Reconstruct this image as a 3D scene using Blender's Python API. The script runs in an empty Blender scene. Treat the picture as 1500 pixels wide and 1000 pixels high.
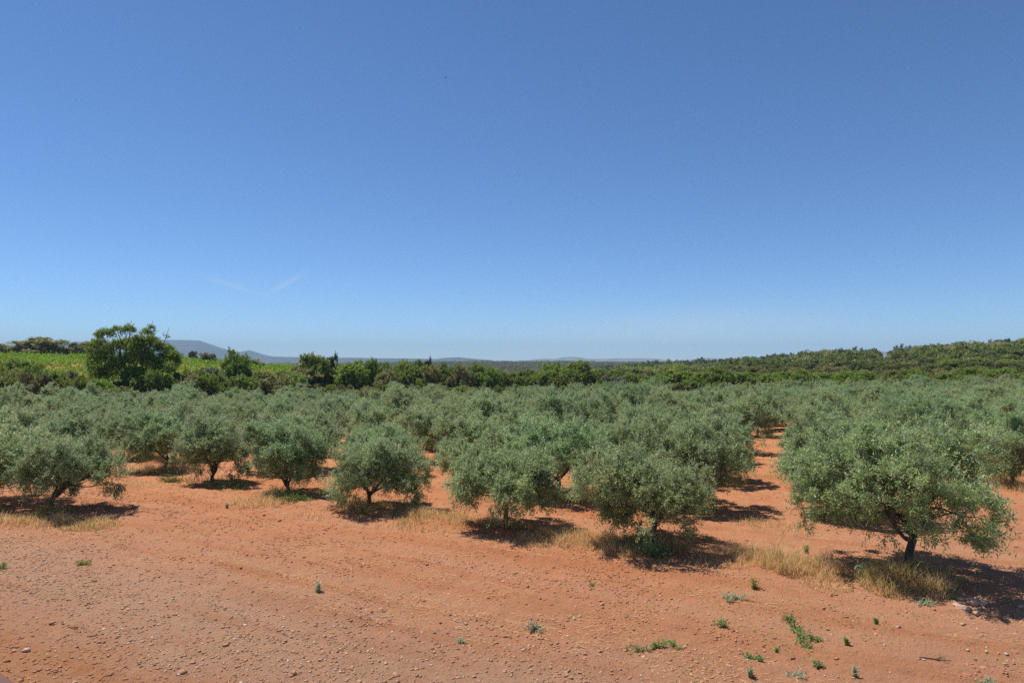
import bpy, math, random
import numpy as np
from mathutils import Vector, Matrix

R = math.radians
F, CX, CY, HZ = 1000.0, 750.0, 500.0, 527.0     # lens in picture units (1500 wide) and the level line
EYE = 4.5
PITCH = math.atan((HZ - CY) / F)
scene = bpy.context.scene
COL = scene.collection

# ------------------------------------------------------------------ helpers
def tag(o, label=None, cat=None, group=None, kind=None):
    if label: o["label"] = label
    if cat: o["category"] = cat
    if group: o["group"] = group
    if kind: o["kind"] = kind
    return o

def empty(name, loc, rz=0.0, sc=(1, 1, 1)):
    o = bpy.data.objects.new(name, None)
    COL.objects.link(o)
    o.empty_display_size = 0.3
    o.location = loc; o.rotation_euler = (0, 0, rz); o.scale = sc
    return o

def mesh_np(name, verts, faces, tint=None, smooth=False, mats=(), mat_idx=None):
    """verts (n,3); faces: array (m,k) or list of such arrays"""
    me = bpy.data.meshes.new(name)
    if not isinstance(faces, (list, tuple)): faces = [faces]
    faces = [np.asarray(f, dtype=np.int32) for f in faces if len(f)]
    nv = len(verts)
    me.vertices.add(nv)
    me.vertices.foreach_set("co", np.asarray(verts, dtype=np.float32).ravel())
    loops = np.concatenate([f.ravel() for f in faces])
    cnt = np.concatenate([np.full(len(f), f.shape[1], dtype=np.int32) for f in faces])
    starts = np.concatenate([[0], np.cumsum(cnt)[:-1]]).astype(np.int32)
    me.loops.add(len(loops)); me.loops.foreach_set("vertex_index", loops.astype(np.int32))
    me.polygons.add(len(cnt))
    me.polygons.foreach_set("loop_start", starts)
    me.polygons.foreach_set("loop_total", cnt)
    if smooth: me.polygons.foreach_set("use_smooth", np.ones(len(cnt), dtype=bool))
    if mat_idx is not None: me.polygons.foreach_set("material_index", np.asarray(mat_idx, dtype=np.int32))
    for m in mats: me.materials.append(m)
    me.update(calc_edges=True)
    if tint is not None:
        a = me.attributes.new("tint", "FLOAT", "FACE")
        a.data.foreach_set("value", np.asarray(tint, dtype=np.float32))
    return me

def obj(name, me, parent=None, loc=(0, 0, 0)):
    o = bpy.data.objects.new(name, me)
    COL.objects.link(o)
    o.location = loc
    if parent: o.parent = parent
    return o

def hash2(ix, iy, seed):
    n = (ix.astype(np.int64) * 374761393 + iy.astype(np.int64) * 668265263 + seed * 974634541) & 0x7fffffff
    n = ((n ^ (n >> 13)) * 1274126177) & 0x7fffffff
    n = n ^ (n >> 16)
    return (n & 0xffffff) / float(0xffffff)

def vnoise(x, y, seed=0):
    x = np.asarray(x, float); y = np.asarray(y, float)
    ix = np.floor(x); iy = np.floor(y)
    fx = x - ix; fy = y - iy
    u = fx * fx * (3 - 2 * fx); v = fy * fy * (3 - 2 * fy)
    a = hash2(ix, iy, seed); b = hash2(ix + 1, iy, seed)
    c = hash2(ix, iy + 1, seed); d = hash2(ix + 1, iy + 1, seed)
    return (a * (1 - u) + b * u) * (1 - v) + (c * (1 - u) + d * u) * v

def fbm(x, y, seed=0, octv=4, gain=0.5):
    s = 0; a = 1.0; t = 0
    for k in range(octv):
        s = s + a * vnoise(np.asarray(x) * 2 ** k, np.asarray(y) * 2 ** k, seed + 17 * k); t += a; a *= gain
    return s / t

# ------------------------------------------------------------------ terrain
TH = np.radians([-90, -60, -37, -27, -17, 0, 14, 27, 37, 60, 90])
RR = np.array([0, 16, 25, 60, 95, 120, 150, 200, 235, 300, 450, 600, 800, 1100, 1600, 2600, 9500.])
ZZ = np.array([
    [0] * 11,
    [0] * 11,
    [-.1] * 11,
    [-.6, -.8, -1.0, -1.1, -1.2, -1.2, -.9, -.6, -.3, 0, 0],
    [-1, -1.3, -1.6, -1.75, -2.05, -2.35, -1.85, -1.25, -.65, 0, 0],
    [-.8, -.8, -1.4, -1.7, -2.4, -2.9, -2.4, -1.5, -.8, .2, .2],
    [1.5, 1.5, 1.0, .6, -1.2, -3.3, -2.7, -1.3, -.4, 1, 1],
    [5, 5, 4.5, 3.8, 1.2, -4, -3, -.5, .9, 2, 2],
    [5.5, 5.5, 5.2, 4.2, 1.4, -6, -3.2, .2, 2.0, 4, 4],
    [5, 5, 4.5, 3.2, 0.2, -9, -4.6, 1.8, 5.2, 8, 8],
    [2, 2, 0, 0, -5, -14, -2.6, 4.0, 8.8, 14, 14],
    [0, 0, -4, -5, -10, -15, -4.2, 2.6, 8, 12, 12],
    [-5, -5, -10, -10, -14, -13, -8, -2, 2, 5, 5],
    [-15, -15, -15, -15, -14, -9, -9, -9, -8, -5, -5],
    [-20, -20, -18, -16, -9, -3.5, -4, -9, -10, -10, -10],
    [-22, -22, -20, -20, -18, -18, -18, -18, -20, -20, -20],
    [-22] * 11], float)

def H(x, y, detail=False):
    x = np.asarray(x, float); y = np.asarray(y, float)
    r = np.hypot(x, y); th = np.arctan2(x, y)
    fade = np.clip((np.pi - np.abs(th)) / (np.pi / 2), 0, 1)
    th = np.clip(th, TH[0], TH[-1])
    i = np.clip(np.searchsorted(RR, r, side="right") - 1, 0, len(RR) - 2)
    j = np.clip(np.searchsorted(TH, th, side="right") - 1, 0, len(TH) - 2)
    u = np.clip((r - RR[i]) / (RR[i + 1] - RR[i]), 0, 1); v = (th - TH[j]) / (TH[j + 1] - TH[j])
    u = u * u * (3 - 2 * u) * .6 + u * .4; v = v * v * (3 - 2 * v) * .6 + v * .4
    z = (ZZ[i, j] * (1 - u) + ZZ[i + 1, j] * u) * (1 - v) + (ZZ[i, j + 1] * (1 - u) + ZZ[i + 1, j + 1] * u) * v
    z = z * fade
    far = np.clip((r - 200) / 300, 0, 1)
    z = z + far * (fbm(x / 90, y / 90, 5, 3) - .5) * 3.0 + np.clip((r - 700) / 900, 0, 1) * (fbm(x / 350, y / 350, 9, 3) - .5) * 9
    if detail:
        near = np.clip((60 - r) / 35, 0, 1)
        vv = AN[0] * x + AN[1] * y
        z = z + near * ((fbm(x / 1.3, y / 1.3, 21, 3) - .5) * .10 + (fbm(x / .22, y / .22, 31, 3) - .5) * .055)
        # wheel-worn track beside the grove: shallow ruts along the row
        w = vv + (fbm(x / 4, y / 4, 41, 2) - .5) * .8
        z = z - near * .05 * (np.exp(-((w - 7.0) / .3) ** 2) + np.exp(-((w - 8.7) / .3) ** 2))
        z = z + near * .06 * np.exp(-((w - 10.2) / .35) ** 2) * fbm(x / .6, y / .6, 43, 2)
        # slight bank along every tree row
        z = z + near * .10 * np.exp(-((w - 15.9) / .8) ** 2)
        # harrow furrows in the tilled strip
        z = z + near * .026 * np.sin(w * 2 * np.pi / .46 + 2 * fbm(x / 3, y / 3, 44, 2)) * (.35 + .65 * np.clip((w - 9.6) / .8, 0, 1)) * (.3 + fbm(x / 2, y / 2, 47, 2))
    return z

AD = np.array([.88, -.475])          # along a tree row
AN = np.array([.475, .88])           # across the rows
BD = np.array([.42, .908])           # along the lanes

def ray(px, py):
    u = (CY - py) / F; c, s = math.cos(PITCH), math.sin(PITCH)
    d = np.array([(px - CX) / F, c - u * s, s + u * c])
    return d
def at(px, py):
    d = ray(px, py); z = 0.0
    for _ in range(30):
        t = (z - EYE) / d[2]
        z = .5 * z + .5 * float(H(d[0] * t, d[1] * t))
    return d[0] * t, d[1] * t, float(H(d[0] * t, d[1] * t))
def at_depth(px, D):
    """ground point seen in picture column px at depth D"""
    d = ray(px, HZ); x = d[0] / d[1] * D
    return x, D, float(H(x, D))
def z_at(py, D):
    d = ray(CX, py); return EYE + D * d[2] / d[1]

# ------------------------------------------------------------------ materials
def mat(name):
    m = bpy.data.materials.new(name); m.use_nodes = True
    nt = m.node_tree
    return m, nt, nt.nodes, nt.links, nt.nodes["Principled BSDF"]

def rgb(c): return (c[0], c[1], c[2], 1)

def leaf_mat(name, top, under, alt, trans=.25, rough=.55, spec=.3, vary=.35, obj_vary=.25, tcol=None):
    m, nt, N, L, P = mat(name)
    geo = N.new("ShaderNodeNewGeometry")
    at_ = N.new("ShaderNodeAttribute"); at_.attribute_name = "tint"
    oi = N.new("ShaderNodeObjectInfo")
    mx = N.new("ShaderNodeMix"); mx.data_type = "RGBA"
    mx.inputs[6].default_value = rgb(top); mx.inputs[7].default_value = rgb(alt)
    L.new(at_.outputs["Fac"], mx.inputs[0])
    m2 = N.new("ShaderNodeMix"); m2.data_type = "RGBA"
    L.new(geo.outputs["Backfacing"], m2.inputs[0]); L.new(mx.outputs[2], m2.inputs[6]); m2.inputs[7].default_value = rgb(under)
    hs = N.new("ShaderNodeHueSaturation")
    L.new(m2.outputs[2], hs.inputs["Color"])
    mr = N.new("ShaderNodeMapRange"); mr.inputs[3].default_value = 1 - obj_vary; mr.inputs[4].default_value = 1 + obj_vary
    L.new(oi.outputs["Random"], mr.inputs[0]); L.new(mr.outputs[0], hs.inputs["Value"])
    mh = N.new("ShaderNodeMapRange"); mh.inputs[3].default_value = .5 - .03 * vary; mh.inputs[4].default_value = .5 + .05 * vary
    mu = N.new("ShaderNodeMath"); mu.operation = "FRACT"
    mm = N.new("ShaderNodeMath"); mm.operation = "MULTIPLY"; mm.inputs[1].default_value = 7.31
    L.new(oi.outputs["Random"], mm.inputs[0]); L.new(mm.outputs[0], mu.inputs[0]); L.new(mu.outputs[0], mh.inputs[0]); L.new(mh.outputs[0], hs.inputs["Hue"])
    L.new(hs.outputs[0], P.inputs["Base Color"])
    P.inputs["Roughness"].default_value = rough
    P.inputs["Specular IOR Level"].default_value = spec
    tr = N.new("ShaderNodeBsdfTranslucent")
    hs2 = N.new("ShaderNodeHueSaturation"); hs2.inputs["Value"].default_value = 1.5; hs2.inputs["Saturation"].default_value = 1.15; hs2.inputs["Hue"].default_value = .485
    L.new(hs.outputs[0], hs2.inputs["Color"]); L.new(hs2.outputs[0], tr.inputs["Color"])
    ms = N.new("ShaderNodeMixShader"); ms.inputs[0].default_value = trans
    L.new(P.outputs[0], ms.inputs[1]); L.new(tr.outputs[0], ms.inputs[2])
    L.new(ms.outputs[0], N["Material Output"].inputs["Surface"])
    return m

M_OLIVE = leaf_mat("olive_leaf", (.130, .195, .058), (.41, .465, .29), (.31, .405, .15), trans=.24, rough=.5, spec=.3, obj_vary=.10, vary=.45)
M_BROAD = leaf_mat("broad_leaf", (.115, .18, .028), (.15, .20, .05), (.22, .30, .05), trans=.38, obj_vary=.25)
M_BIG = leaf_mat('big_tree_leaf', (.13, .195, .032), (.17, .22, .055), (.24, .32, .055), trans=.42, obj_vary=0)
M_OAKBRN = leaf_mat("holm_oak_leaf", (.15, .16, .05), (.2, .2, .085), (.27, .26, .09), trans=.38, obj_vary=.25)
M_BRIGHT = leaf_mat("bright_leaf", (.115, .185, .022), (.16, .22, .05), (.19, .26, .035), trans=.3, obj_vary=.2)
M_GREY = leaf_mat("grey_leaf", (.16, .18, .095), (.23, .24, .15), (.24, .25, .14), trans=.15, obj_vary=.2)
M_PINE = leaf_mat("pine_needle", (.10, .122, .030), (.10, .122, .032), (.16, .172, .04), trans=.28, obj_vary=.28)
M_DPINE = leaf_mat("dark_pine_needle", (.060, .080, .028), (.064, .085, .03), (.095, .115, .038), trans=.18, obj_vary=.25)
M_VINE = leaf_mat("vine_leaf", (.10, .24, .014), (.15, .29, .035), (.26, .43, .03), trans=.35, obj_vary=.12)
M_STRAW = leaf_mat("straw", (.62, .45, .22), (.62, .45, .22), (.80, .64, .37), trans=.35, rough=.7, spec=.15, obj_vary=0)
M_GRASSG = leaf_mat("green_blade", (.20, .24, .06), (.20, .24, .06), (.42, .38, .13), trans=.35, rough=.6, obj_vary=0)
M_WEED = leaf_mat("weed_leaf", (.20, .27, .085), (.23, .29, .12), (.31, .39, .13), trans=.42, obj_vary=.2)
M_WEEDB = leaf_mat("bluish_weed_leaf", (.30, .34, .20), (.32, .36, .24), (.40, .43, .28), trans=.4, obj_vary=.15)
M_WEEDY = leaf_mat("yellow_green_weed_leaf", (.17, .22, .04), (.2, .24, .07), (.26, .28, .07), trans=.3, obj_vary=.15)

def bark(name, c1, c2, scale=9):
    m, nt, N, L, P = mat(name)
    tc = N.new("ShaderNodeTexCoord"); mp = N.new("ShaderNodeMapping"); mp.inputs["Scale"].default_value = (1, 1, .3)
    L.new(tc.outputs["Object"], mp.inputs["Vector"])
    no = N.new("ShaderNodeTexNoise"); no.inputs["Scale"].default_value = scale; no.inputs["Detail"].default_value = 6
    L.new(mp.outputs[0], no.inputs["Vector"])
    cr = N.new("ShaderNodeValToRGB"); cr.color_ramp.elements[0].position = .35; cr.color_ramp.elements[1].position = .7
    cr.color_ramp.elements[0].color = rgb(c1); cr.color_ramp.elements[1].color = rgb(c2)
    L.new(no.outputs["Fac"], cr.inputs[0]); L.new(cr.outputs[0], P.inputs["Base Color"])
    bp = N.new("ShaderNodeBump"); bp.inputs["Strength"].default_value = .7; bp.inputs["Distance"].default_value = .02
    L.new(no.outputs["Fac"], bp.inputs["Height"]); L.new(bp.outputs[0], P.inputs["Normal"])
    P.inputs["Roughness"].default_value = .9
    return m
M_BARK = bark("olive_bark", (.055, .042, .032), (.17, .135, .10))
M_TWIG = bark("dry_twig", (.20, .17, .13), (.38, .33, .27), 20)
M_STICK = bark("fallen_stick_bark", (.05, .032, .022), (.12, .08, .055), 20)

def stone_mat(name, c1, c2, scale=8):
    m, nt, N, L, P = mat(name)
    tc = N.new("ShaderNodeTexCoord"); oi = N.new("ShaderNodeAttribute"); oi.attribute_name = "tint"
    no = N.new("ShaderNodeTexNoise"); no.inputs["Scale"].default_value = scale; no.inputs["Detail"].default_value = 8; no.inputs["Roughness"].default_value = .65
    L.new(tc.outputs["Object"], no.inputs["Vector"])
    ad = N.new("ShaderNodeMath"); ad.operation = "ADD"; L.new(no.outputs["Fac"], ad.inputs[0])
    sb = N.new("ShaderNodeMath"); sb.operation = "MULTIPLY_ADD"; sb.inputs[1].default_value = .8; sb.inputs[2].default_value = -.4
    L.new(oi.outputs["Fac"], sb.inputs[0]); L.new(sb.outputs[0], ad.inputs[1])
    cr = N.new("ShaderNodeValToRGB"); cr.color_ramp.elements[0].position = .2; cr.color_ramp.elements[1].position = .8
    cr.color_ramp.elements[0].color = rgb(c1); cr.color_ramp.elements[1].color = rgb(c2)
    L.new(ad.outputs[0], cr.inputs[0]); L.new(cr.outputs[0], P.inputs["Base Color"])
    bp = N.new("ShaderNodeBump"); bp.inputs["Strength"].default_value = .6; bp.inputs["Distance"].default_value = .015
    L.new(no.outputs["Fac"], bp.inputs["Height"]); L.new(bp.outputs[0], P.inputs["Normal"])
    P.inputs["Roughness"].default_value = .95; P.inputs["Specular IOR Level"].default_value = .15
    return m
M_STONE = stone_mat("pale_stone", (.36, .21, .14), (.60, .41, .30))
M_GRAVEL = stone_mat("limestone_gravel", (.34, .21, .14), (.60, .44, .33), 20)

def soil_color(N, L, tint_attr=False):
    """colour of the red earth by place: grey-brown worn track, red tilled strip, orange between the trees"""
    tc = N.new("ShaderNodeTexCoord")
    geo = N.new("ShaderNodeNewGeometry")
    sx = N.new("ShaderNodeSeparateXYZ"); L.new(geo.outputs["Position"], sx.inputs[0])
    def noise(scale, det=4, rough=.55):
        n = N.new("ShaderNodeTexNoise"); n.inputs["Scale"].default_value = scale; n.inputs["Detail"].default_value = det; n.inputs["Roughness"].default_value = rough
        L.new(geo.outputs["Position"], n.inputs["Vector"]); return n.outputs["Fac"]
    def math_(op, a, b=None, c=None):
        n = N.new("ShaderNodeMath"); n.operation = op
        for k, v in enumerate((a, b, c)):
            if v is None: continue
            if isinstance(v, (int, float)): n.inputs[k].default_value = v
            else: L.new(v, n.inputs[k])
        return n.outputs[0]
    def mix(f, a, b, mode="MIX"):
        n = N.new("ShaderNodeMix"); n.data_type = "RGBA"; n.blend_type = mode
        if isinstance(f, (int, float)): n.inputs[0].default_value = f
        else: L.new(f, n.inputs[0])
        for k, v in ((6, a), (7, b)):
            if isinstance(v, tuple): n.inputs[k].default_value = rgb(v)
            else: L.new(v, n.inputs[k])
        return n.outputs[2]
    nbig = noise(.35, 5)
    v = math_("ADD", math_("MULTIPLY", sx.outputs[0], float(AN[0])), math_("MULTIPLY", sx.outputs[1], float(AN[1])))
    v = math_("ADD", v, math_("MULTIPLY", math_("SUBTRACT", nbig, .5), 3.2))
    cr = N.new("ShaderNodeValToRGB")
    e = cr.color_ramp.elements
    stops = [(3, (.42, .192, .092)), (6.0, (.43, .204, .099)), (7.0, (.43, .260, .166)), (8.7, (.435, .264, .168)), (10.0, (.47, .212, .110)),
             (13, (.51, .213, .103)), (15.5, (.535, .210, .088)), (22, (.54, .20, .076))]
    while len(e) < len(stops): e.new(.5)
    for k, (p, c) in enumerate(stops):
        e[k].position = (p - 3) / 20.0; e[k].color = rgb(c)
    L.new(math_("DIVIDE", math_("SUBTRACT", v, 3.0), 20.0), cr.inputs[0])
    c = cr.outputs[0]
    # paler, pinker dust towards the open corner of the plot
    px = N.new("ShaderNodeMapRange"); px.interpolation_type = "SMOOTHSTEP"
    px.inputs[1].default_value = 1.5; px.inputs[2].default_value = 9.0
    L.new(math_("ADD", sx.outputs[0], math_("MULTIPLY", math_("SUBTRACT", nbig, .5), 5)), px.inputs[0])
    lim = N.new("ShaderNodeMapRange"); lim.inputs[1].default_value = 26; lim.inputs[2].default_value = 15; L.new(sx.outputs[1], lim.inputs[0])
    c = mix(math_("MULTIPLY", math_("MULTIPLY", px.outputs[0], lim.outputs[0]), .85), c, (.51, .250, .148))
    # blotches
    n2 = noise(1.3, 6, .6)
    c = mix(math_("MULTIPLY", n2, .55), c, (.45, .20, .10))
    n3 = noise(14, 5, .7)
    cr3 = N.new("ShaderNodeValToRGB"); cr3.color_ramp.elements[0].position = .58; cr3.color_ramp.elements[1].position = .72
    L.new(n3, cr3.inputs[0])
    c = mix(math_("MULTIPLY", cr3.outputs[0], .35), c, (.62, .38, .235))
    # soft bands left by harrow and wheels, running along the rows
    u = math_("ADD", math_("MULTIPLY", sx.outputs[0], float(AD[0])), math_("MULTIPLY", sx.outputs[1], float(AD[1])))
    v0 = math_("ADD", math_("MULTIPLY", sx.outputs[0], float(AN[0])), math_("MULTIPLY", sx.outputs[1], float(AN[1])))
    cb_ = N.new("ShaderNodeCombineXYZ"); L.new(math_("MULTIPLY", u, .09), cb_.inputs[0]); L.new(math_("MULTIPLY", v0, 1.25), cb_.inputs[1])
    nb = N.new("ShaderNodeTexNoise"); nb.inputs["Scale"].default_value = 1.0; nb.inputs["Detail"].default_value = 5; nb.inputs["Roughness"].default_value = .6; L.new(cb_.outputs[0], nb.inputs["Vector"])
    bd = N.new("ShaderNodeValToRGB"); bd.color_ramp.elements[0].position = .36; bd.color_ramp.elements[1].position = .64
    L.new(nb.outputs["Fac"], bd.inputs[0])
    c = mix(math_("MULTIPLY", bd.outputs[0], .42), c, (.48, .272, .165))
    bd2 = N.new("ShaderNodeValToRGB"); bd2.color_ramp.elements[0].position = .50; bd2.color_ramp.elements[1].position = .34
    bd2.color_ramp.elements[0].color = (0, 0, 0, 1); bd2.color_ramp.elements[1].color = (1, 1, 1, 1)
    bd2.color_ramp.elements[0].position, bd2.color_ramp.elements[1].position = .34, .50
    bd2.color_ramp.elements[0].color = (1, 1, 1, 1); bd2.color_ramp.elements[1].color = (0, 0, 0, 1)
    L.new(nb.outputs["Fac"], bd2.inputs[0])
    c = mix(math_("MULTIPLY", bd2.outputs[0], .45), c, (.37, .155, .07))
    # straw-littered streaks
    n4 = noise(.8, 7, .7)
    cr4 = N.new("ShaderNodeValToRGB"); cr4.color_ramp.elements[0].position = .56; cr4.color_ramp.elements[1].position = .72
    L.new(n4, cr4.inputs[0])
    c = mix(math_("MULTIPLY", cr4.outputs[0], .38), c, (.56, .36, .20))
    # beyond the grove: duller woodland floor
    ln = N.new("ShaderNodeVectorMath"); ln.operation = "LENGTH"; L.new(geo.outputs["Position"], ln.inputs[0])
    fr = N.new("ShaderNodeMapRange"); fr.inputs[1].default_value = 205; fr.inputs[2].default_value = 240; L.new(ln.outputs["Value"], fr.inputs[0])
    wood = mix(noise(.012, 5), (.10, .095, .042), (.17, .13, .06))
    c = mix(fr.outputs[0], c, wood)
    return c, noise, math_, geo

def soil_mat():
    m, nt, N, L, P = mat("red_soil")
    c, noise, math_, geo = soil_color(N, L)
    L.new(c, P.inputs["Base Color"])
    P.inputs["Roughness"].default_value = 1; P.inputs["Specular IOR Level"].default_value = .05
    h = math_("ADD", math_("MULTIPLY", noise(5, 6, .7), .05), math_("MULTIPLY", noise(24, 7, .85), .045))
    vo = N.new("ShaderNodeTexVoronoi"); vo.inputs["Scale"].default_value = 16; L.new(geo.outputs["Position"], vo.inputs["Vector"])
    h = math_("SUBTRACT", h, math_("MULTIPLY", vo.outputs["Distance"], .014))
    bp = N.new("ShaderNodeBump"); bp.inputs["Strength"].default_value = 1.0; bp.inputs["Distance"].default_value = 1.0
    L.new(h, bp.inputs["Height"]); L.new(bp.outputs[0], P.inputs["Normal"])
    return m
M_SOIL = soil_mat()
def clod_mat():
    m, nt, N, L, P = mat("soil_clod")
    c, noise, math_, geo = soil_color(N, L)
    at_ = N.new("ShaderNodeAttribute"); at_.attribute_name = "tint"
    hs = N.new("ShaderNodeHueSaturation"); L.new(c, hs.inputs["Color"])
    mr = N.new("ShaderNodeMapRange"); mr.inputs[3].default_value = .8; mr.inputs[4].default_value = 1.18
    L.new(at_.outputs["Fac"], mr.inputs[0]); L.new(mr.outputs[0], hs.inputs["Value"])
    L.new(hs.outputs[0], P.inputs["Base Color"])
    P.inputs["Roughness"].default_value = 1; P.inputs["Specular IOR Level"].default_value = .05
    bp = N.new("ShaderNodeBump"); bp.inputs["Strength"].default_value = 1; bp.inputs["Distance"].default_value = .012
    L.new(noise(60, 5, .7), bp.inputs["Height"]); L.new(bp.outputs[0], P.inputs["Normal"])
    return m
M_CLOD = clod_mat()

def hill_mat(name, a, b, scale):
    m, nt, N, L, P = mat(name)
    geo = N.new("ShaderNodeNewGeometry")
    no = N.new("ShaderNodeTexNoise"); no.inputs["Scale"].default_value = scale; no.inputs["Detail"].default_value = 8; no.inputs["Roughness"].default_value = .62
    L.new(geo.outputs["Position"], no.inputs["Vector"])
    cr = N.new("ShaderNodeValToRGB"); cr.color_ramp.elements[0].position = .4; cr.color_ramp.elements[1].position = .62
    cr.color_ramp.elements[0].color = rgb(a); cr.color_ramp.elements[1].color = rgb(b)
    L.new(no.outputs["Fac"], cr.inputs[0]); L.new(cr.outputs[0], P.inputs["Base Color"])
    P.inputs["Roughness"].default_value = 1; P.inputs["Specular IOR Level"].default_value = .05
    return m
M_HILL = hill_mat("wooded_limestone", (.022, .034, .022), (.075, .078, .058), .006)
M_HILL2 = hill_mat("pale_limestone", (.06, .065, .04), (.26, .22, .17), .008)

# ------------------------------------------------------------------ ground: one sheet out to the horizon
def axis(lo, hi, step, end_lo, end_hi, g):
    a = list(np.arange(lo, hi + 1e-6, step))
    s = step; x = a[-1]
    while x < end_hi: s *= g; x += s; a.append(x)
    s = step; x = a[0]; b = []
    while x > end_lo: s *= g; x -= s; b.append(x)
    return np.array(b[::-1] + a)
gx = axis(-15, 14, .065, -8200, 8200, 1.045)
gy = axis(8.3, 23, .065, -40, 9000, 1.028)
X, Y = np.meshgrid(gx, gy)
Z = H(X, Y, True)
nx, ny = len(gx), len(gy)
idx = np.arange(nx * ny).reshape(ny, nx)
q = np.stack([idx[:-1, :-1], idx[:-1, 1:], idx[1:, 1:], idx[1:, :-1]], -1).reshape(-1, 4)
me = mesh_np("ground", np.stack([X, Y, Z], -1).reshape(-1, 3), q, smooth=True, mats=[M_SOIL])
tag(obj("ground", me), "red tilled earth of the olive field running out to the hills", "ground", kind="structure")

def Hd(x, y): return H(x, y, True)

# ------------------------------------------------------------------ distant mountain and hills
def ridge(name, prof, D, depth, m, label, amp=.06, seed=0, dx=30):
    px = np.array([p[0] for p in prof], float); pz = np.array([z_at(p[1], D) for p in prof])
    x0, x1 = (px[0] - CX) / F * D, (px[-1] - CX) / F * D
    xs = np.arange(x0, x1 + 1, dx)
    ys = np.linspace(-depth, depth, 61)
    crest = np.interp(xs * F / D + CX, px, pz)
    XX, YY = np.meshgrid(xs, ys)
    base = -23.0
    t = 1 - np.abs(YY) / depth
    shape = np.clip(t, 0, 1) ** 1.25
    bump = (fbm(XX / 420, YY / 420, seed, 5, .55) - .5)
    hh = (crest[None, :] - base) * shape * (1 + amp * 14 * bump * (1 - t) * t) + bump * amp * 60 * t
    XX = XX * (1 + YY / D)
    v = np.stack([XX, YY + D, base + hh], -1).reshape(-1, 3)
    n, k = len(ys), len(xs)
    ii = np.arange(n * k).reshape(n, k)
    f = np.stack([ii[:-1, :-1], ii[:-1, 1:], ii[1:, 1:], ii[1:, :-1]], -1).reshape(-1, 4)
    o = obj(name, mesh_np(name, v, f, smooth=True, mats=[m]))
    tag(o, label, "hill", kind="structure")
ridge("mountain", [(-260, 512), (-100, 509), (60, 503), (150, 499), (215, 497.5), (262, 497.5), (292, 498.5), (303, 502), (320, 508), (338, 513.5), (350, 515.5), (365, 512.5), (374, 515), (386, 519), (400, 522), (440, 523), (470, 526), (500, 534)],
      6200, 1100, M_HILL, "long blue mountain with a flat top behind the big tree", seed=3)
ridge("hills", [(360, 527), (420, 523.6), (500, 523.6), (560, 524.3), (600, 524.8), (640, 525.5), (655, 523.6), (672, 523.0), (690, 525), (715, 527), (740, 530)],
      5400, 800, M_HILL, "low blue ridge beyond the hedge trees", seed=7)
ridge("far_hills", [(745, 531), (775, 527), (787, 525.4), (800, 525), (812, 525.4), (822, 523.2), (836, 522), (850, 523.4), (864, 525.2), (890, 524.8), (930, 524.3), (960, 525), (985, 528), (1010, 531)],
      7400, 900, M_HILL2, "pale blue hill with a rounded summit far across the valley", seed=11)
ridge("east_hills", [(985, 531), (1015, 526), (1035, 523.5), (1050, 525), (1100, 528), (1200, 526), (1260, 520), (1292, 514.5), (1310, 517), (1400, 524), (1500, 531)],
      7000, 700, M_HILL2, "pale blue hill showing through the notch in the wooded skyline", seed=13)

# ------------------------------------------------------------------ plant generators
def unit(v): return v / np.maximum(np.linalg.norm(v, axis=-1, keepdims=True), 1e-9)

def shoots_to_leaves(p, d, Ls, m, ll, lw, rng, droop=.12, spread=.75):
    """p,d (S,3), Ls (S,) -> leaf quads"""
    S = len(p)
    t = np.linspace(.08, 1.0, m)[None, :] + rng.uniform(-.03, .03, (S, m))
    pos = p[:, None] + d[:, None] * (Ls[:, None] * t)[..., None]
    pos[..., 2] -= droop * Ls[:, None] * t ** 2 * (1 - np.clip(d[:, 2:3], 0, 1))
    ref = np.where(np.abs(d[:, 2:3]) > .9, np.array([[1., 0, 0]]), np.array([[0, 0, 1.]]))
    s1 = unit(np.cross(d, ref)); s2 = np.cross(d, s1)
    ang = rng.uniform(0, 6.28, (S, 1)) + np.arange(m)[None] * 2.4 + rng.normal(0, .4, (S, m))
    side = s1[:, None] * np.cos(ang)[..., None] + s2[:, None] * np.sin(ang)[..., None]
    ld = unit(d[:, None] * (1 - spread * .5) + side * spread + rng.normal(0, .22, (S, m, 3)))
    wv = unit(np.cross(ld, d[:, None] * .3 + np.array([0, 0, 1.1]) + rng.normal(0, .55, (S, m, 3))))
    le = ll * rng.uniform(.7, 1.25, (S, m, 1)); wi = lw * rng.uniform(.75, 1.2, (S, m, 1)) * .5
    b = pos; mid = pos + ld * le * .5
    v = np.stack([b, mid + wv * wi, pos + ld * le, mid - wv * wi], 2).reshape(-1, 3)
    f = np.arange(len(v)).reshape(-1, 4)
    tint = np.clip(np.repeat(rng.uniform(0, 1, (S, 1)), m, 1) * .6 + rng.uniform(0, 1, (S, m)) * .4, 0, 1).ravel()
    return v, f, tint

def tube(path, radii, sides=7, wob=0, rng=None):
    path = np.asarray(path, float); n = len(path)
    tg = unit(np.gradient(path, axis=0))
    ref = np.array([.31, .95, .05])
    s1 = unit(np.cross(tg, ref)); s2 = np.cross(tg, s1)
    a = np.linspace(0, 2 * np.pi, sides, endpoint=False)
    rad = np.asarray(radii)[:, None] * np.ones((1, sides))
    if wob and rng is not None: rad = rad * (1 + rng.normal(0, wob, rad.shape))
    ring = path[:, None] + (s1[:, None] * np.cos(a)[None, :, None] + s2[:, None] * np.sin(a)[None, :, None]) * rad[..., None]
    v = ring.reshape(-1, 3)
    ii = np.arange(n * sides).reshape(n, sides); jj = np.roll(ii, -1, 1)
    f = np.stack([ii[:-1], jj[:-1], jj[1:], ii[1:]], -1).reshape(-1, 4)
    return v, f

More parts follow.
